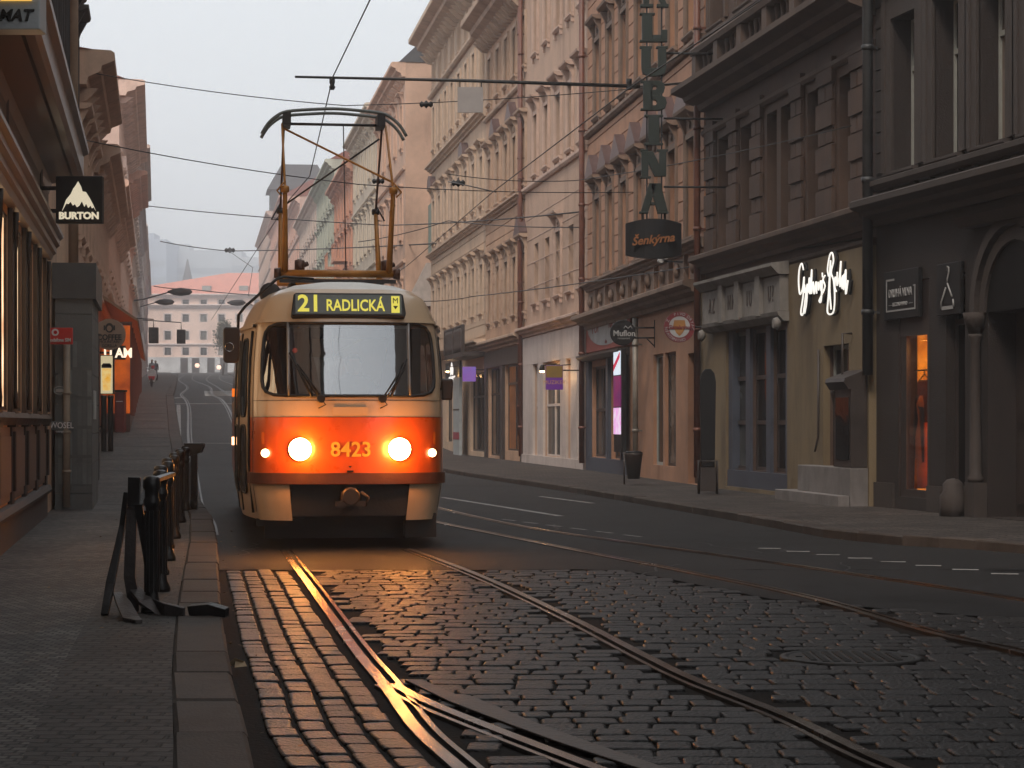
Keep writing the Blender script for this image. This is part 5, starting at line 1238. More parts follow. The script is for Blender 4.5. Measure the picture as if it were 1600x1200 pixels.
flat('stay', [(.13, .1, .02), (.10, .05, .4), (.05, .0, .75), (.1, .4, .92), (.15, .9, .95)], [.04, .05, .06, .07, .05], .03, M_bol)
flat('foot', [(-.08, -.1, .14), (.02, -.4, .09), (.12, -.7, .02), (.2, -.85, .012)], [.06, .1, .11, .05], .025, M_st)
flat('foot', [(.0, .1, .16), (.12, -.1, .08), (.28, -.25, .03), (.42, -.3, .012)], [.08, .1, .12, .1], .03, M_st)
flat('foot', [(.45, -.22, .03), (.6, -.3, .05), (.72, -.35, .03)], [.08, .08, .06], .06, M_bol)
# boxed head on the last bollard
r = empty('hooded_post', ((303 - 800) * 33.5 / F, 33.5, .11 + GZ((303 - 800) * 33.5 / F, 33.5)), 0, 'dark post with a wedge shaped hood at the far end of the bollard row', 'post')
MB().box(-.05, .05, -.05, .05, 0, .9).build('post', M_bol, r); MB().plate([(-.12, .8), (.12, .88), (.16, .98), (.15, 1.02), (-.14, 1.02)], -.09, .09).build('hood', M_bol, r)

# ================================================================== PEOPLE
def skin_person(name, pts, edges, rad, m, parent, sub=2):
    me = bpy.data.meshes.new(name); me.from_pydata(pts, edges, []); o = bpy.data.objects.new(name, me); COL.objects.link(o)
    md = o.modifiers.new('s', 'SKIN'); sv = me.skin_vertices[0].data
    for i, r_ in enumerate(rad): sv[i].radius = (r_, r_)
    sv[0].use_root = True
    sb = o.modifiers.new('u', 'SUBSURF'); sb.levels = sub; sb.render_levels = sub
    bpy.context.view_layer.update(); m2 = bpy.data.meshes.new_from_object(o.evaluated_get(bpy.context.evaluated_depsgraph_get())); bpy.data.objects.remove(o)
    m2.materials.clear(); m2.materials.append(m); [setattr(p, 'use_smooth', True) for p in m2.polygons]; q = bpy.data.objects.new(name, m2); COL.objects.link(q); q.parent = parent; return q
M_skin = mat('skin', (.35, .2, .14), .6, var=.1, bump=0); M_coat = mat('coat_dark', (.04, .045, .06), .85); M_trs = mat('trousers', (.03, .03, .035), .85); M_hair = mat('hair', (.03, .02, .015), .7)
def walker(loc, rz, label, coat, group=None, st=.16):
    r = empty('person', loc, rz, label, 'person', group)
    pts = [(0, 0, .95), (0, 0, 1.15), (0, 0, 1.4), (0, 0, 1.52), (0, -.01, 1.62), (0, -.015, 1.72), (.19, 0, 1.42), (.24, .06, 1.14), (.24, -.05, .9), (.24, -.09, .82), (-.19, 0, 1.42), (-.24, -.05, 1.14), (-.24, .08, .92), (-.24, .11, .84), (.1, 0, .9), (.1, -st, .5), (.1, -st * .9, .08), (.1, -st * 1.6, .04), (-.1, 0, .9), (-.1, st * .6, .5), (-.1, st * 1.8, .12), (-.1, st * 1.3, .04)]
    E = [(0, 1), (1, 2), (2, 3), (3, 4), (4, 5), (2, 6), (6, 7), (7, 8), (8, 9), (2, 10), (10, 11), (11, 12), (12, 13), (0, 14), (14, 15), (15, 16), (16, 17), (0, 18), (18, 19), (19, 20), (20, 21)]
    rad = [.15, .14, .15, .06, .095, .08, .07, .055, .045, .035, .07, .055, .045, .035, .1, .065, .05, .045, .1, .065, .05, .045]
    skin_person('body', pts, E, rad, M_trs, r)
    skin_person('coat', [(0, 0, .82), (0, 0, 1.1), (0, 0, 1.42), (.2, 0, 1.43), (.25, .06, 1.13), (.25, -.05, .9), (-.2, 0, 1.43), (-.25, -.05, 1.13), (-.25, .08, .92)], [(0, 1), (1, 2), (2, 3), (3, 4), (4, 5), (2, 6), (6, 7), (7, 8)], [.19, .175, .165, .085, .07, .06, .085, .07, .06], coat, r)
    MB().lathe([(.03, -.11), (.085, -.07), (.1, 0), (.09, .06), (.04, .11)], (0, -.02, 1.665), 12).build('face', M_skin, r, smooth=True); MB().lathe([(.09, -.03), (.108, .02), (.1, .08), (.05, .125)], (0, .01, 1.675), 12).build('hair', M_hair, r, smooth=True); return r
for (px, y, c, lb) in ((243, 215, M_coat, 'distant pedestrian in a dark coat on the far left pavement'), (237.5, 190, mat('coat_grey', (.3, .3, .32), .8), 'distant pedestrian in a pale grey coat, nearer than the dark coated one')):
    x = (px - 800) * y / F; walker((x, y, GZ(x, y) + .11), .3, lb, c)
# distant scooter with red and white fairing
x, y = (237.5 - 800) * 128 / F, 128; r = empty('parked_scooter', (x, y, GZ(x, y) + .1), 0, 'tiny red and white scooter parked at the far end of the left pavement', 'scooter')
MB().plate([(-.16, .3), (.16, .3), (.28, .62), (.22, .95), (.1, 1.05), (-.1, 1.05), (-.22, .95), (-.28, .62)], -.06, .06).build('fairing', mat('scooter_white', (.7, .68, .68), .4), r, bevel=.03)
MB().lathe([(.26, -.05), (.28, 0), (.26, .05)], (0, -.05, .27), 16, 'x').build('wheel', M_trs, r); MB().plate([(-.14, .4), (.14, .4), (.2, .62), (-.2, .62)], -.2, -.07).build('fender', mat('scooter_red', (.6, .03, .03), .4), r, bevel=.02)
MB().lathe([(.07, -.1), (.11, 0), (.1, .1)], (0, .35, 1.15), 12).build('helmet_box', MATS['scooter_red'], r, smooth=True); MB().tube([(-.32, 0, 1.06), (0, .03, 1.0), (.32, 0, 1.06)], .025, 6).build('handlebar', M_trs, r)
MB().box(-.15, .15, .07, 1.3, .4, .75).build('seat', M_trs, r, bevel=.05)

# ================================================================== OVERHEAD WIRES
M_wire = mat('wire_dark', (.03, .028, .027), .5, .5, bump=0)
def px3(px, py, y): return ((px - 800) * y / F, y, CH + (HZ - py) * y / F)
def wire(P, r_, label, name='overhead_wire', sag=.0, group='overhead wires over the street'):
    pts = []
    for a, c in zip(P, P[1:]):
        a = Vector(a); c = Vector(c)
        for k in range(8): t = k / 8; q = a.lerp(c, t); q.z -= sag * 4 * t * (1 - t); pts.append(q)
    pts.append(Vector(P[-1])); b = MB(); b.tube(pts, r_, 5); return tag(b.build(name, M_wire), label, 'wire', group)
wire([(.9, 9, 5.6), (-.2, 14, 5.6), (-1.4, 21.4, 5.6), px3(520, 120, 26.0), px3(484, 275, 36), px3(452, 312, 40), px3(395, 400, 54), px3(330, 500, 90)], .008, 'contact wire rising from behind the pantograph to the top of the picture')
wire([(4.2, 13, 5.6), px3(1190, 0, 21.4), px3(980, 140, 27.1), px3(770, 300, 39.2), px3(640, 412, 56.4), px3(520, 500, 88)], .009, 'contact wire running diagonally from upper right down behind the tram')
def wl(px, py, y=None): return px3(px, py, y)
spans = [((112, 108, 44), (540, 165, 46), (1095, 128, 46), 'thin span wire crossing high at the left above the mountain sign'), ((104, 213, 44), (560, 288, 50), (1003, 300, 54), 'span wire crossing the sky behind the pantograph crosspiece'), ((232, 322, 110), (600, 352, 90), (917, 330, 62), 'faint span wire low behind the pantograph'),
         ((250, 377, 160), (357, 392, 160), (690, 380, 100), 'span wire with a small insulator over the far road'), ((240, 447, 200), (300, 452, 200), (420, 462, 180), 'low span wire in front of the red roofed building'), ((560, 378, 80), (700, 345, 75), (918, 355, 62), 'span wire ending on the pink house wall'),
         ((640, 470, 80), (740, 463, 80), (1350, 372, 35.2), 'long span wire passing the oval pub sign'), ((700, 272, 52), (900, 282, 52), (1365, 188, 34.9), 'span wire reaching the dark drainpipe on the right')]
for a, m_, c, lb in spans: wire([px3(*a), px3(*m_), px3(*c)], .0095 * max(a[2], c[2], 44) / 44, lb, sag=.08)
wire([px3(357, 392, 160), px3(395, 418, 130), px3(388, 462, 120)], .02, 'short hanger wires dropping beside the far insulator'); wire([px3(775, 300, 40), px3(718, 287, 42), px3(700, 284, 45)], .012, 'short stay wire joining the diagonal contact wire')
# rod with plate
r = empty('span_rod', px3(1098, 127, 45.8), 0, 'thin horizontal rod from the facade carrying the blank square plate', 'rod')
P0 = Vector(px3(461, 120, 45.8)) - Vector(px3(1098, 127, 45.8)); Pm = Vector(px3(1000, 135, 45.8)) - Vector(px3(1098, 127, 45.8))
q = MB(); q.tube([P0, P0 * .5 + Pm * .5 + Vector((0, 0, .02)), Pm], [.025, .035, .04], 8); q.tube([Pm, Vector((0, 0, 0))], .018, 6); q.build('rod', M_wire, r); q = MB(); q.lathe([(.12, -.03), (.05, .02), (.03, .1)], (0, 0, 0), 10); q.build('anchor', M_wire, r)
for px in (519, 983):
    q = MB(); c = Vector(px3(px, 127, 45.8)) - Vector(px3(1098, 127, 45.8)); q.lathe([(.04, -.18), (.07, -.12), (.04, -.08), (.06, -.03), (.06, .05)], tuple(c), 8); q.build('insulator', M_bk, r)
r = empty('blank_plate', px3(735, 156, 45.8), 0, 'blank grey square plate hanging from the horizontal rod', 'sign')
MB().box(-.27, .27, -.015, .015, -.27, .27).build('plate', mat('plate_grey', (.33, .30, .29), .6, var=.12), r, bevel=.004); q = MB()
for x in (-.22, .23): q.box(x - .012, x + .012, -.02, .02, .27, .40)
q.build('hanger', M_bk, r)
for (px, py, y, lb) in ((716, 286, 45, 'small insulator on the wire left of the orange house'), (591, 283, 50, 'dark insulator right behind the pantograph top'), (359, 391, 160, 'small dark insulator on the wire over the far road'), (666, 163, 46, 'little strain insulator on the wire beside the blank plate'), (438, 455, 70, 'tiny insulator low behind the pantograph foot')):
    b = MB(); b.lathe([(.03, -.14), (.07, -.1), (.04, -.05), (.09, 0), (.04, .05), (.07, .1), (.03, .14)], n=8, axis='x'); o = b.build('insulator', M_bk, None, px3(px, py, y)); k = max(1, y / 60); o.scale = (k, k, k); tag(o, lb, 'insulator')
# hanging lamps far left and traffic lights
for (px, py, y, w_, lb) in ((282, 456, 150, 2.6, 'largest and nearest of the street lamp heads hanging over the far road'), (258, 472, 190, 1.6, 'second street lamp head over the far road, by the left facades'), (370, 473, 200, 1.6, 'street lamp head over the far road beside the tram')):
    r = empty('street_lamp', px3(px, py, y), 0, lb, 'street lamp'); sg = 1 if px < 300 else -1
    MB().lathe([(.05, -.9), (.22, -.5), (.3, .0), (.22, .6), (.06, .8)], n=10, axis='x').build('lamp_head', M_bk, r); MB().tube([(-.7 * sg, 0, 0), (-2.5 * sg, 0, -.5), (-4.5 * sg, 0, -.8)], .05, 6).build('arm', M_frame_d, r)
for (px, py, y, lb) in ((283, 526, 170, 'small hanging traffic light over the far road'), (240, 524, 150, 'hanging traffic light beside the left facades'),):
    r = empty('traffic_light', px3(px, py, y), 0, lb, 'traffic light'); MB().box(-.32, .32, -.2, .2, -.55, .55).build('housing', M_bk, r, bevel=.03); MB().tube([(0, 0, .55), (0, 0, 1.1), (-3, 0, 1.3)], .04, 6).build('arm', M_bk, r)
    for k in (-1, 0, 1): MB().lathe([(.12, -.24), (.12, -.2)], (0, 0, k * .34), 12, 'y').build('lens', M_pane_d, r)
for (px, py, lb) in ((308, 571, 'left of the two faint lit lamps before the far building'), (342, 574, 'right of the two faint lit lamps before the far building')):
    r = empty('shop_lamp', px3(px, py, 440), 0, lb, 'lamp'); MB().lathe([(.3, -.4), (.5, 0), (.3, .4)], n=10).build('bulb', emis('far_lamp', (1, .6, .45), 2.5), r); MB().tube([(0, 0, .4), (0, 3, .8)], .1, 6).build('arm', M_bk, r)
# small far tree
yt = 330; r = empty('tree', ((348 - 800) * yt / F, yt, ZL(yt)), 0, 'small dark green tree standing far off just left of the tram mirror', 'tree')
MB().tube([(0, 0, 0), (.25, 0, 2.2), (.1, .2, 4.5), (.3, 0, 6.5)], [.16, .12, .09, .04], 7).tube([(.15, .1, 4), (-.7, .2, 5.6)], [.06, .03], 5).tube([(.2, .1, 4.4), (1, -.3, 6)], [.06, .03], 5).build('trunk', mat('bark', (.06, .05, .04), .9), r)
b = MB()
for k in range(1500):
    a = random.uniform(0, 6.28); cz = random.choice([4.9, 6.2, 7.4]); R_ = random.random() ** .5 * (1.7 if cz < 7 else 1.1); c = Vector((.2 + R_ * math.cos(a) * random.choice([.6, 1]), R_ * math.sin(a), cz + random.gauss(0, .45)))
    u = Vector((random.gauss(0, 1), random.gauss(0, 1), random.gauss(0, 1))).normalized() * .16; v = u.orthogonal().normalized() * .11; b.quad(tuple(c - u), tuple(c + v), tuple(c + u), tuple(c - v))
b.build('crown', mat('leaf_far', (.05, .07, .04), .8, island=.4), r)
# ================================================================== THE TRAM
TZ = 24.75
tram = empty('tram', ((547 - 800) * TZ / F, TZ, 0), math.atan(.135), 'cream and orange tram number 8423 with lit headlights and raised pantograph on the left track', 'tram')
def interp(tab, z):
    if z <= tab[0][0]: return tab[0][1]
    for (a, va), (b_, vb) in zip(tab, tab[1:]):
        if z <= b_: t = (z - a) / (b_ - a); return va + (vb - va) * t
    return tab[-1][1]
WF = [(.30, .94), (.75, 1.), (1.75, 1.), (2.2, .985), (2.6, .95), (2.75, .905), (2.9, .84), (3.0, .72), (3.07, .56), (3.12, .33), (3.14, .02)]
Y0 = [(.30, .06), (.75, 0), (1.51, 0), (1.75, .03), (2.6, .27), (2.75, .33), (2.9, .42), (3.0, .56), (3.07, .78), (3.12, 1.15), (3.14, 1.7)]
W1, W2, DD, LT = 1.09, 1.26, .55, 14.2
def SF(s, z, off=0.):
    a = abs(s); sg = -1 if s < 0 else 1; wf = interp(WF, z); y0 = interp(Y0, z)
    def base(a):
        e = .77
        if a <= 1: th = a * math.pi / 2; return W1 * math.sin(th) ** e, y0 + DD * (1 - max(0, math.cos(th)) ** e)
        if a <= 2: t = a - 1; tt = t ** .9; return W1 + (W2 - W1) * math.sin(tt * math.pi / 2), y0 + DD + (2.5 - y0 - DD) * t
        if a <= 3: return W2, 2.5 + (LT - 5) * (a - 2)
        if a <= 3.5: t = (a - 3) * 2; return W2 - (W2 - W1) * (1 - math.cos(t * math.pi / 2)), LT - 2.5 + (2.5 - y0 - DD) * t
        th = (4 - a) * 2 * math.pi / 2; return W1 * math.sin(th) ** e, LT - y0 - DD * (1 - max(0, math.cos(th)) ** e)
    x, y = base(a)
    p = Vector((sg * x * wf, y, z))
    if off:
        x2, y2 = base(min(4, a + .01)); x1, y1 = base(max(0, a - .01)); t = Vector((x2 - x1, y2 - y1)); 
        if t.length > 1e-6: t.normalize(); n = Vector((t.y, -t.x)); p += Vector((sg * n.x, n.y, 0)) * off
    return tuple(p)
zl = [.33, .42, .55, .745, .88, 1.2, 1.51, 1.745, 2.0, 2.3, 2.5, 2.6, 2.68, 2.75, 2.82, 2.9, 2.95, 3.0, 3.035, 3.07, 3.095, 3.12, 3.133, 3.14]
sgp = [0, .12, .25, .37, .48, .6, .71, .78, .85, .91, .96, 1, 1.06, 1.15, 1.3, 1.5, 1.7, 1.9, 2]
side_w = [(2.02 + i * .137, 2.02 + i * .137 + .118) for i in range(7)]
sgp += [v for w_ in side_w for v in w_] + [3.0, 3.12, 3.25, 3.4, 3.5, 3.56, 3.62, 3.68, 3.74, 3.8, 3.9, 4]
sgp = sorted(set(round(v, 4) for v in sgp)); sg_all = [-v for v in sgp[::-1] if v > 0] + sgp
FW = (-.71, .71, 1.745, 2.6)
holes = [FW] + [(a, c, 1.745, 2.5) for a, c in side_w] + [(-c, -a, 1.745, 2.5) for a, c in side_w] + [(3.68, 4.01, 1.745, 2.6), (-4.01, -3.68, 1.745, 2.6), (-.37, .37, .2, .745), (1.15, 1.9, 1.745, 2.5)]
M_cream = mat('tram_cream', (.62, .43, .27), .32, var=.07, scale=2, bump=.05, coat=.5, stain=.4)
M_ora = mat('tram_orange', (.60, .095, .006), .3, var=.1, scale=3, bump=.05, coat=.5, stain=.3)
M_blk = mat('tram_black', (.010, .008, .007), .5, var=.2, bump=.1)
M_roofsky = mat('tram_roof_skylit', (.80, .76, .70), .5, var=.1, stain=.2)  # cream roof painted near white for the sky reflected on it
b = MB(); idx = {}
for i, s_ in enumerate(sg_all):
    for j, z in enumerate(zl): idx[i, j] = len(b.v); b.v.append(SF(s_, z))
for i in range(len(sg_all) - 1):
    for j in range(len(zl) - 1):
        cs_, cz = (sg_all[i] + sg_all[i + 1]) / 2, (zl[j] + zl[j + 1]) / 2
        if any(a < cs_ < c and z0 < cz < z1 for a, c, z0, z1 in holes): continue
        b.f.append((idx[i, j], idx[i + 1, j], idx[i + 1, j + 1], idx[i, j + 1])); b.m.append(1 if .88 < cz < 1.51 or (.745 < cz < .88) else (2 if cz > 2.98 else 0)); b.sm.add(len(b.f) - 1)
bm_ = b.build('body', [M_cream, M_ora, M_roofsky], tram)
def loop(rect, p=5., n=48, k=1.):
    s0, s1, z0, z1 = rect; cs_, cz, hs, hz = (s0 + s1) / 2, (z0 + z1) / 2, (s1 - s0) / 2, (z1 - z0) / 2; out = []
    for i in range(n):
        a = 2 * math.pi * i / n; c, s_ = math.cos(a), math.sin(a)
        r_ = 1 / max(abs(c), abs(s_)) if p is None else (abs(c) ** p + abs(s_) ** p) ** (-1 / p); out.append((cs_ + hs * c * r_ * k, cz + hz * s_ * r_ * k))
    return out
def ring(rect, p=5., k=.985, m=M_cream, name='window_frame', parent=tram, off=0.):
    A, B = loop(rect, None), loop(rect, p, k=k); b = MB(); n = len(A)
    for a in A + B: b.v.append(SF(a[0], a[1], off))
    for i in range(n): b.f.append((i, (i + 1) % n, n + (i + 1) % n, n + i)); b.m.append(0)
    return b.build(name, m, parent, smooth=True)
def disc(rect, p, m, name, parent, off=0., k=1., rings=7, n=48):
    b = MB(); L0 = loop(rect, p, n, k); cs_, cz = (rect[0] + rect[1]) / 2, (rect[2] + rect[3]) / 2; b.v.append(SF(cs_, cz, off))
    for r_ in range(1, rings + 1):
        for (s_, z) in L0: b.v.append(SF(cs_ + (s_ - cs_) * r_ / rings, cz + (z - cz) * r_ / rings, off))
    for i in range(n): b.f.append((0, 1 + i, 1 + (i + 1) % n)); b.m.append(0)
    for r_ in range(rings - 1):
        for i in range(n): b.f.append((1 + r_ * n + i, 1 + r_ * n + (i + 1) % n, 1 + (r_ + 1) * n + (i + 1) % n, 1 + (r_ + 1) * n + i)); b.m.append(0)
    return b.build(name, m, parent, smooth=True)
def gasket(rect, p, k, r_, m, name, parent, off=.004):
    b = MB(); b.tube([SF(a, z, off) for a, z in loop(rect, p, 48, k)], r_, 6, closed=True); return b.build(name, m, parent)
M_wsg = glassm('windscreen_glass', (.66, .72, .76), .27, .03); M_sdg = glassm('side_glass', (.45, .47, .48), .12)
wf_ = ring(FW, 6., .985, name='windscreen_frame'); disc(FW, 6., M_wsg, 'windscreen', tram, -.004, .985, 9, 64); gasket(FW, 6., .985, .02, M_blk, 'windscreen_seal', tram)
def s_for_x(x, z): return math.asin(min(1, (abs(x) / W1 / interp(WF, z)) ** (1 / .77))) / (math.pi / 2) * (1 if x > 0 else -1)
for x in (-.69, .69):
    b = MB(); b.tube([SF(s_for_x(x, z), z, .008) for z in (1.755, 1.9, 2.1, 2.3, 2.45, 2.595)], .018, 6); b.build('windscreen_post', mat('post_alu', (.35, .32, .3), .4, .7), tram)
for (a, c) in side_w:
    for sg in (1, -1):
        rc = (a, c, 1.745, 2.5) if sg > 0 else (-c, -a, 1.745, 2.5); w_ = ring(rc, 9., .96, M_cream, 'side_window', tram); disc(rc, 9., M_sdg, 'pane', w_, -.003, .97, 3)
rc = (1.15, 1.9, 1.745, 2.5); w_ = ring(rc, 7., .93, M_cream, 'side_window', tram); disc(rc, 7., M_sdg, 'pane', w_, -.003, .94, 3); gasket(rc, 7., .93, .015, M_blk, 'seal', w_)
rc = (3.68, 4.32, 1.745, 2.6)
b = MB(); b.plate([(-1.0, 1.745), (1., 1.745), (.95, 2.6), (-.95, 2.6)], LT - .32, LT - .31); b.build('rear_window', M_sdg, tram)
# bumper band, sill lines, skirts
def band(s0, s1, z0, z1, off, m, name, n=40, label=None):
    b = MB()
    for i in range(n + 1):
        s_ = s0 + (s1 - s0) * i / n; b.v += [SF(s_, z0, 0), SF(s_, z0, off), SF(s_, z1, off), SF(s_, z1, 0)]
    for i in range(n):
        for q_ in range(3): b.f.append((4 * i + q_, 4 * i + 4 + q_, 4 * i + 5 + q_, 4 * i + 1 + q_)); b.m.append(0)
    return tag(b.build(name, m, tram, smooth=False), label)
band(-1.05, 1.05, .75, .875, .045, mat('bumper_dark', (.10, .03, .012), .45, var=.3), 'bumper'); band(-1.0, 1.0, 2.605, 2.64, .03, M_cream, 'drip_rail', 40)
band(-1.98, -1.02, 2.56, 2.60, .04, M_cream, 'drip_rail', 12); band(1.02, 1.98, 2.56, 2.60, .04, M_cream, 'drip_rail', 12)
b = MB(); b.box(-.2, .2, -.006, .004, 1.535, 1.625); b.build('hatch', M_cream, tram)
for (s0, s1, z) in ((-1.0, 1.0, 1.512), (-1.0, 1.0, 1.70)):
    b = MB(); b.tube([SF(s0 + (s1 - s0) * k / 30, z, .002) for k in range(31)], .0035, 4); b.build('panel_seam', M_blk, tram)
for s_ in (-.97, .97): b = MB(); b.tube([SF(s_, .42 + k * .13, .002) for k in range(17)], .0035, 4); b.build('panel_seam', M_blk, tram)
for x in (-.31, .31):
    for z in (1.56, 1.6): pass
b = MB()
for sx in (-1, 1):
    b.v += []
b.box(-.66, .66, .16, .5, .38, .8); b.box(-1.0, 1.0, .55, 13.6, .30, .86); b.build('underframe', M_blk, tram)
b = MB(); b.box(-.95, .95, .7, .78, .1, .34); b.box(.66, 1.02, .35, .62, .12, .40); b.box(-1.05, -.5, .45, .62, .26, .34); b.build('lifeguard_shade', M_blk, tram)  # black boxes for the shade below the skirts, lifeguard and hanging box
b = MB(); b.box(-.1, .1, -.12, .5, .55, .66); b.lathe([(.09, -.16), (.11, -.12), (.07, -.02)], (0, 0, .61), 12, 'y'); b.box(-.17, .17, -.14, -.1, .5, .56); b.tube([(.12, -.1, .66), (.2, -.12, .6), (.16, -.1, .5)], .02, 6); b.build('coupler', mat('coupler_iron', (.07, .05, .04), .5, .6), tram)
for sx in (-1, 1):
    for y in (2.6, 4.5, 9.7, 11.6):
        MB().lathe([(.34, -.07), (.35, 0), (.31, .02), (.2, .06), (.06, .07)], (sx * .70, y, .34), 24, 'x').build('wheel', mat('wheel_steel', (.08, .06, .05), .5, .7), tram)
# front doors on the left side
M_dglass = panem('door_glass', (.02, .017, .015), .05, .3)
for k, (a, c) in enumerate(((-1.93, -1.55), (-1.51, -1.12))):
    b = MB(); n = 6; zz = [.40, .9, 1.4, 1.9, 2.3, 2.52]
    for i in range(n + 1):
        for z in zz: b.v.append(SF(a + (c - a) * i / n, z, .012))
    for i in range(n):
        for j in range(5): q_ = i * 6 + j; b.f.append((q_, q_ + 6, q_ + 7, q_ + 1)); b.m.append(0)
    dr = b.build('door', M_cream, tram, smooth=True)
    for (z0, z1) in ((1.52, 2.44), (.62, 1.42)):
        rc = (a + .06, c - .06, z0, z1); disc(rc, 4.5, M_dglass, 'pane', dr, .016, 1, 4); gasket(rc, 4.5, 1, .012, M_blk, 'seal', dr, .018)
for s_ in (-1.965, -1.53, -1.09):
    b = MB(); b.tube([SF(s_, z, .014) for z in (.4, 1, 1.7, 2.2, 2.52)], .016, 6); b.build('door_edge', M_blk, tram)
# destination display
r = empty('destination_display'); r.parent = tram; r.location = (.0, .25, 2.665); r.rotation_euler = (R(-14), 0, 0)
MB().plate([(-.64, .0), (.64, .0), (.66, .03), (.63, .26), (.6, .28), (-.6, .28), (-.63, .26), (-.66, .03)], -.02, .3).build('casing', M_blk, r, bevel=.012)
MB().box(-.61, .61, -.028, -.021, .025, .255).build('display_glass', mat('display_glass', (.10, .115, .10), .2, bump=0), r)
M_led = emis('led_yellow', (.80, .70, .10), .85)
text_obj('21', .275, M_led, r, (-.45, -.032, .138), bold=.006, xs=1.0); text_obj('RADLICKÁ', .19, M_led, r, (.075, -.032, .12), bold=.003, xs=.74)
q = MB(); q.box(.49, .585, -.036, -.030, .04, .24); q.build('metro_box', M_led, r); text_obj('M', .09, MATS['tram_black'], r, (.537, -.04, .18)); q = MB(); q.plate([(.51, .12), (.565, .12), (.5375, .08)], -.041, -.037); q.build('arrow', M_blk, r)
text_obj('8423', .235, mat('number_yellow', (.75, .45, .05), .5, bump=0), tram, (.01, -.016, 1.135), bold=.004, ext=.003); 
q = MB(); q.plate([(-.02, .955), (.02, .955), (0, .93)], -.01, -.002); q.box(-.035, .035, -.05, -.002, .885, .905); q.build('tow_mark', M_blk, tram)
# lamps
def lamp(x, z, rad, strength, col, name, en=0, off=0):
    s_ = s_for_x(x, z); p = SF(s_, z, .0); r = empty(name); r.parent = tram; r.location = p
    MB().lathe([(rad * 1.12, .02), (rad * 1.15, -.02), (rad * 1.09, -.03)], n=24, axis='y').build('bezel', mat('lamp_bezel', (.3, .25, .2), .3, .8, bump=0), r)
    MB().lathe([(rad * 1.08, -.03), (rad, -.05), (rad * .6, -.068), (rad * .1, -.075)], n=24, axis='y').build('lens', emis('lens_%d' % int(strength), col, strength), r)
    if en:
        l = bpy.data.lights.new('headlight_beam', 'SPOT'); l.energy = en; l.color = (1, .27, .035); l.spot_size = R(84); l.spot_blend = 1; l.shadow_soft_size = .09
        o = bpy.data.objects.new('headlight_beam', l); COL.objects.link(o); o.parent = r; o.location = (0, -.1, 0); o.rotation_euler = (R(90 - 5), 0, R(0))
        l2 = bpy.data.lights.new('panel_fill', 'POINT'); l2.energy = en * .11; l2.color = (1, .36, .07); l2.shadow_soft_size = .1  # added lamp ahead of the lens, imitates glare on the front panel
        o = bpy.data.objects.new('panel_fill', l2); COL.objects.link(o); o.parent = r; o.location = (0, -.38, 0)
    return r
for sx in (-1, 1):
    lamp(sx * .565, 1.145, .118, 150, (1, .36, .075), 'headlight', 230); lamp(sx * .955, 1.10, .045, 9, (1, .55, .25), 'marker_lamp')
    rc = (sx * .655 - .022, sx * .655 + .022, 1.2, 1.34); disc(rc, 6, mat('signal_orange', (.8, .16, .01), .25, bump=0), 'turn_signal', tram, .02)
q = MB(); 
for (s_, z, st) in ((-1.99, 1.22, 1), (-2.0, 1.82, 0)):
    p = SF(s_, z, .03); MB().box(p[0] - .03, p[0] + .015, p[1] - .03, p[1] + .03, p[2] - .05, p[2] + .05).build('side_marker', emis('side_amber', (1, .2, .02), 1.0) if not st else emis('side_amber_lit', (1, .5, .25), 4), tram)
# wipers
for (x0, z0, x1, z1) in ((-.33, 1.72, -.62, 2.13), (.37, 1.72, .60, 2.06)):
    q = MB(); P = [(x0, -.02 + .03, z0), ((x0 + x1) / 2, .04, (z0 + z1) / 2), (x1, interp(Y0, z1) + .03, z1)]; q.tube(P, .010, 5); q.tube([(p[0] + .03, p[1], p[2] - .01) for p in P], .008, 5)
    sgx = 1 if x1 > x0 else -1; q.tube([(x0 + sgx * .1, .03, z0 + .02), (x1 + sgx * .06, interp(Y0, z1 + .1) + .0, z1 + .12)], .014, 5); q.lathe([(.04, -.06), (.05, -.02), (.03, .02)], (x0, .01, z0), 10, 'y'); q.tube([(x0, -.04, z0), (x0 + .05, -.04, z0 - .07), (x0 - .03, -.04, z0 - .11)], .008, 5); q.build('wiper', M_blk, tram)
# mirrors and hand rail
r = empty('mirror'); r.parent = tram; r.location = (-1.34, .35, 2.34)
MB().plate([(-.09, -.18), (-.06, -.21), (.06, -.21), (.09, -.18), (.10, .17), (.07, .2), (-.07, .2), (-.09, .17)], -.05, .06).build('housing', mat('mirror_brown', (.035, .022, .016), .4, bump=0), r, bevel=.015)
q = MB(); q.tube([(-.02 + .05 * math.cos(a * .524), -.058, -.03 + .05 * math.sin(a * .524)) for a in range(12)], .004, 5, closed=True); q.build('ring', mat('chrome', (.6, .6, .6), .2, 1), r)
q = MB(); q.tube([(.07, .02, .0), (.085, .02, .34), (.16, .03, .44), (.52, .1, .76), (.6, .12, .79), (.95, .2, .77)], .017, 8); q.build('arm', M_blk, r)
r = empty('mirror'); r.parent = tram; r.location = (1.16, .5, 1.84); MB().plate([(-.06, -.13), (.06, -.13), (.07, .12), (-.07, .12)], -.04, .05).build('housing', MATS['mirror_brown'], r, bevel=.02); MB().tube([(0, .02, 0), (-.12, .1, 0)], .015, 6).build('arm', M_blk, r)
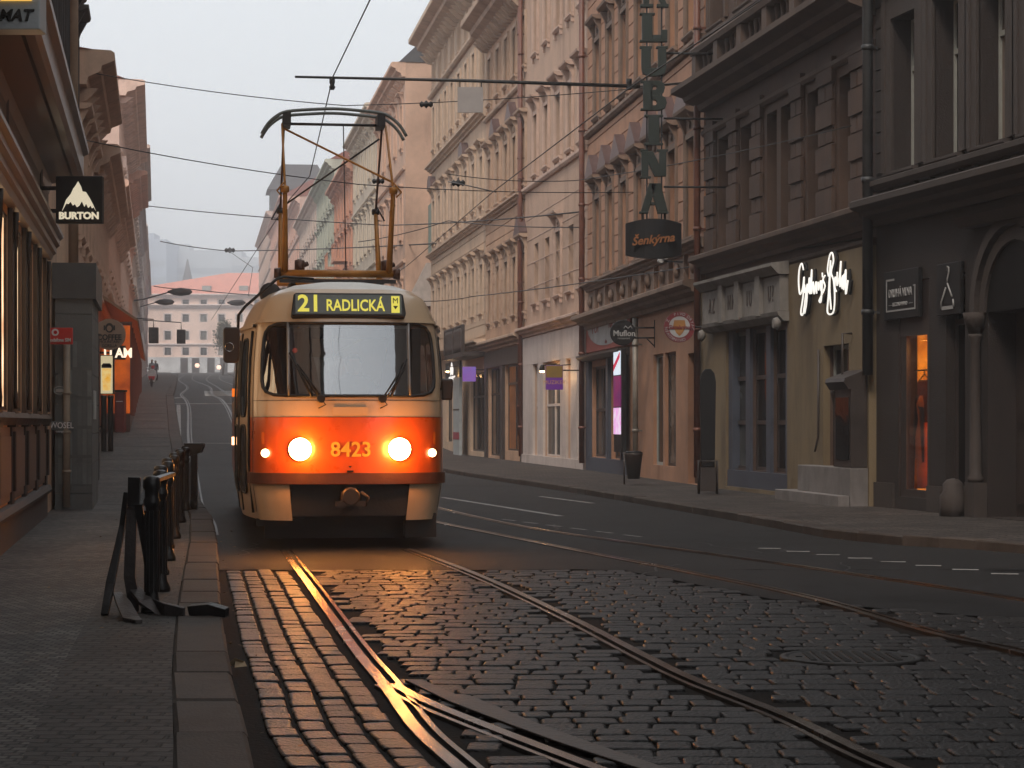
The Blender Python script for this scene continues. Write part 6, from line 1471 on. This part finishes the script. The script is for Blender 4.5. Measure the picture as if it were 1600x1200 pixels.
# interior
q = MB(); q.box(-1.1, 1.1, .7, 13.4, .87, .9); q.build('floor', mat('floor_grey', (.12, .12, .12), .7), tram)
q = MB(); q.box(-.92, .92, .52, .9, .9, 1.68); q.box(-.25, .3, .6, .95, 1.68, 1.76); q.build('dashboard', mat('dash_grey', (.16, .16, .16), .6), tram)
q = MB(); q.box(-.98, -.35, 1.9, 1.94, .9, 2.6); q.box(.62, .98, 1.9, 1.94, .9, 2.6); q.build('cab_partition', mat('cab_dark', (.05, .03, .025), .6), tram)
b = MB(); b.box(-.12, .12, 0, .4, .42, .48); b.prism([(.36, .45), (.44, .45), (.5, 1.0), (.42, 1.0)], -.2, .2); b.box(-.2, .2, -.02, .4, .48, .52); b.box(-.03, .03, .18, .24, 0, .42); sm = b.mesh('seat', mat('seat_red', (.22, .05, .03), .6))
for i in range(9):
    for x in (-.75, .75, .35): inst('seat', sm, tram, (x, 3 + i * 1.0, .9))
for x in (-.5, .5):
    MB().tube([(x, 2.3, 2.62), (x, 13, 2.62)], .018, 6).build('grab_rail', mat('rail_yellow', (.5, .35, .05), .4), tram)
q = MB(); q.box(-.5, .45, .47, .5, 2.42, 2.55); q.build('sun_visor', M_blk, tram)
q = MB(); q.plate([(-.62, 2.5), (-.45, 2.5), (-.3, 1.8), (-.2, 1.72), (-.42, 1.72), (-.55, 2.1)], .62, .66); q.plate([(.62, 2.5), (.5, 2.45), (.38, 1.9), (.28, 1.74), (.55, 1.74)], .62, .66); q.build('curtain', mat('curtain_brown', (.05, .022, .014), .9), tram)
q = MB(); q.tube([(-.18, .42, 2.5), (-.17, .36, 2.2), (-.12, .34, 1.9), (-.1, .4, 1.78)], .006, 5); q.build('cable', M_blk, tram)
q = MB(); q.box(-.65, -.57, .42, .46, 2.05, 2.4); q.build('ticket_box', M_blk, tram); MB().lathe([(.03, -.01), (.03, .01)], (-.61, .41, 2.28), 10, 'y').build('red_lamp', emis('red_dim', (.6, .05, .02), .5), tram)
# driver
drv = empty('person', tram.matrix_world @ Vector((0, 0, 0)), 0, 'driver sitting behind the windscreen of the tram in a dark jacket', 'person'); bpy.context.view_layer.update()
drv.location = tuple(Matrix.Translation(tram.location) @ Matrix.Rotation(tram.rotation_euler[2], 4, 'Z') @ Vector((.12, 1.25, .9))); drv.rotation_euler = tram.rotation_euler
pts = [(0, .1, .5), (0, .08, .75), (0, .05, 1.0), (0, .03, 1.12), (0, .0, 1.2), (0, -.01, 1.3), (.19, .05, 1.02), (.26, -.08, .78), (.16, -.32, .80), (-.19, .05, 1.02), (-.26, -.08, .78), (-.16, -.32, .80), (.1, .05, .48), (.13, -.38, .5), (.13, -.42, .08), (-.1, .05, .48), (-.13, -.38, .5), (-.13, -.42, .08)]
skin_person('body', pts, [(0, 1), (1, 2), (2, 3), (3, 4), (4, 5), (2, 6), (6, 7), (7, 8), (2, 9), (9, 10), (10, 11), (0, 12), (12, 13), (13, 14), (0, 15), (15, 16), (16, 17)], [.16, .15, .15, .06, .095, .08, .075, .055, .04, .075, .055, .04, .1, .075, .05, .1, .075, .05], M_coat, drv)
MB().lathe([(.04, -.12), (.085, -.07), (.095, 0), (.085, .06), (.05, .1)], (0, -.025, 1.235), 14).build('face', M_skin, drv, smooth=True); MB().lathe([(.095, .0), (.108, .03), (.09, .09), (.03, .13)], (0, .0, 1.24), 14).build('hair', M_hair, drv, smooth=True)
MB().lathe([(.018, -.05), (.012, -.02)], (0, -.115, 1.22), 8).build('nose', M_skin, drv); 
for sx in (-1, 1):
    for k in range(4): MB().tube([(sx * .16 + (k - 1.5) * .018, -.34, .80), (sx * .16 + (k - 1.5) * .02, -.39, .79), (sx * .16 + (k - 1.5) * .02, -.41, .76 + .004 * k)], .008, 6).build('finger', M_skin, drv)
    MB().tube([(sx * .13, -.33, .8), (sx * .1, -.36, .79), (sx * .09, -.38, .77)], .009, 6).build('thumb', M_skin, drv)
b = MB(); b.box(-.22, .22, .2, .28, .45, 1.1); b.box(-.22, .22, -.2, .2, .38, .45); o = b.build('driver_seat', M_blk, tram, (.12, 1.25, .9))
# roof gear and pantograph
M_pan = mat('panto_orange', (.42, .17, .025), .45, .3, var=.25, scale=6, bump=.1, stain=.3); M_pd = mat('panto_dark', (.05, .045, .045), .5, .6, bump=.1)
q = MB(); q.box(-.62, .62, 5.2, 7.6, 3.05, 3.3); q.box(-.5, .5, 8.4, 10.6, 3.05, 3.25); q.build('resistor_box', mat('roof_box', (.2, .19, .18), .6), tram)
q = MB(); q.lathe([(.1, -.12), (.13, -.1), (.13, .1), (.1, .12)], (-.86, 1.9, 3.02), 14, 'y'); q.build('horn', M_pd, tram); q = MB(); q.box(.0, .05, .75, .8, 3.0, 3.06); q.build('roof_bolt', M_pd, tram)
r = empty('pantograph'); r.parent = tram; r.location = (-.02, 3.2, 2.97)
q = MB(); 
for x in (-.55, .55):
    for y in (-.75, .75): q.lathe([(.04, 0), (.07, .04), (.04, .08), (.07, .12), (.04, .16), (.05, .2)], (x, y, 0), 10)
    q.box(x - .03, x + .03, -1.0, 1.0, .2, .24)
q.box(-.72, .72, -1.03, -.97, .205, .25); q.build('base', M_pd, r)
q = MB(); q.tube([(-.74, -.85, .33), (.74, -.85, .33)], .046, 12); q.build('cross_tube', M_pan, r); MB().tube([(-.7, .85, .33), (.7, .85, .33)], .055, 12).build('cross_tube', M_pan, r)
M_dr = mat('drum', (.09, .04, .025), .5, .4)
for x in (-.46, .62): MB().lathe([(.085, -.06), (.1, 0), (.085, .06)], (x, -.7, .42), 14, 'x').tube([(x, -.7, .42), (x + .1, -.75, .46)], .03, 6).build('spring_drum', M_dr, r)
for x in (-.74, .74): MB().lathe([(.06, -.04), (.07, .04)], (x, -.85, .33), 12, 'x').build('pivot', M_dr, r)
for sx in (-1, 1):
    MB().tube([(sx * .645, -.85, .33), (sx * .66, -1.35, 1.32)], [.042, .027], 10).build('lower_arm', M_pan, r); MB().tube([(sx * .65, .85, .33), (sx * .64, 1.4, 1.32)], [.04, .025], 10).build('lower_arm', M_pan, r)
    MB().tube([(sx * .66, -1.35, 1.32), (sx * .66, -.12, 2.28)], .015, 8).build('upper_arm', M_pan, r); MB().tube([(sx * .64, 1.4, 1.32), (sx * .63, .12, 2.28)], .015, 8).build('upper_arm', mat('panto_brown', (.09, .04, .025), .5, .3), r)
    MB().lathe([(.035, -.05), (.055, 0), (.035, .05)], (sx * .66, -1.35, 1.32), 10, 'x').tube([(sx * .66, -1.35, 1.42), (sx * .76, -1.35, 1.3), (sx * .7, -1.32, 1.24)], .012, 5).build('knee_joint', M_pan, r)
    MB().lathe([(.035, -.05), (.055, 0), (.035, .05)], (sx * .64, 1.4, 1.32), 10, 'x').tube([(sx * .64, 1.4, 1.42), (sx * .76, 1.4, 1.2), (sx * .66, 1.38, 1.2)], .012, 5).build('knee_joint', M_pd, r)
MB().tube([(-.64, -.15, 2.22), (.66, -1.2, 1.44)], .014, 8).build('brace', M_pan, r); MB().tube([(-.60, 1.3, 1.38), (.6, .2, 2.15)], .013, 8).build('brace', M_pd, r)
MB().tube([(.12, -.1, 2.28), (.13, -.5, .35)], .007, 6).build('lowering_rope', M_pd, r)
HP = [(-.92, 2.14), (-.84, 2.27), (-.73, 2.37), (-.6, 2.43), (-.3, 2.46), (0, 2.475), (.3, 2.46), (.6, 2.43), (.73, 2.37), (.84, 2.27), (.92, 2.14)]
for y in (-.2, .2):
    q = MB(); q.tube([(x, y, z) for x, z in smooth_path(HP, 3)], .021, 8); q.build('contact_strip', mat('strip_grey', (.16, .17, .16), .5, .5), r)
q = MB(); q.tube([(-.66, 0, 2.3), (.66, 0, 2.3)], .018, 8)
for sx in (-1, 1): q.box(sx * .6 - .05, sx * .6 + .05, -.22, .22, 2.26, 2.42)
q.build('head_frame', M_pd, r)

# ================================================================== HAZE
hz = MB(); hz.box(-950, 950, -70, 1410, -3, 90); ho = hz.build('haze', []) if False else None
me = hz.mesh('haze', [bpy.data.materials.new('haze_air')]); ho = bpy.data.objects.new('haze', me); COL.objects.link(ho); tag(ho, kind='stuff')
m = me.materials[0]; m.use_nodes = True; n = m.node_tree; n.nodes.clear(); o = n.nodes.new('ShaderNodeOutputMaterial'); v = n.nodes.new('ShaderNodeVolumePrincipled')
v.inputs['Color'].default_value = (.93, .95, 1, 1); v.inputs['Density'].default_value = .0013; v.inputs['Anisotropy'].default_value = .3; n.links.new(v.outputs[0], o.inputs['Volume'])
S.cycles.volume_step_rate = 5
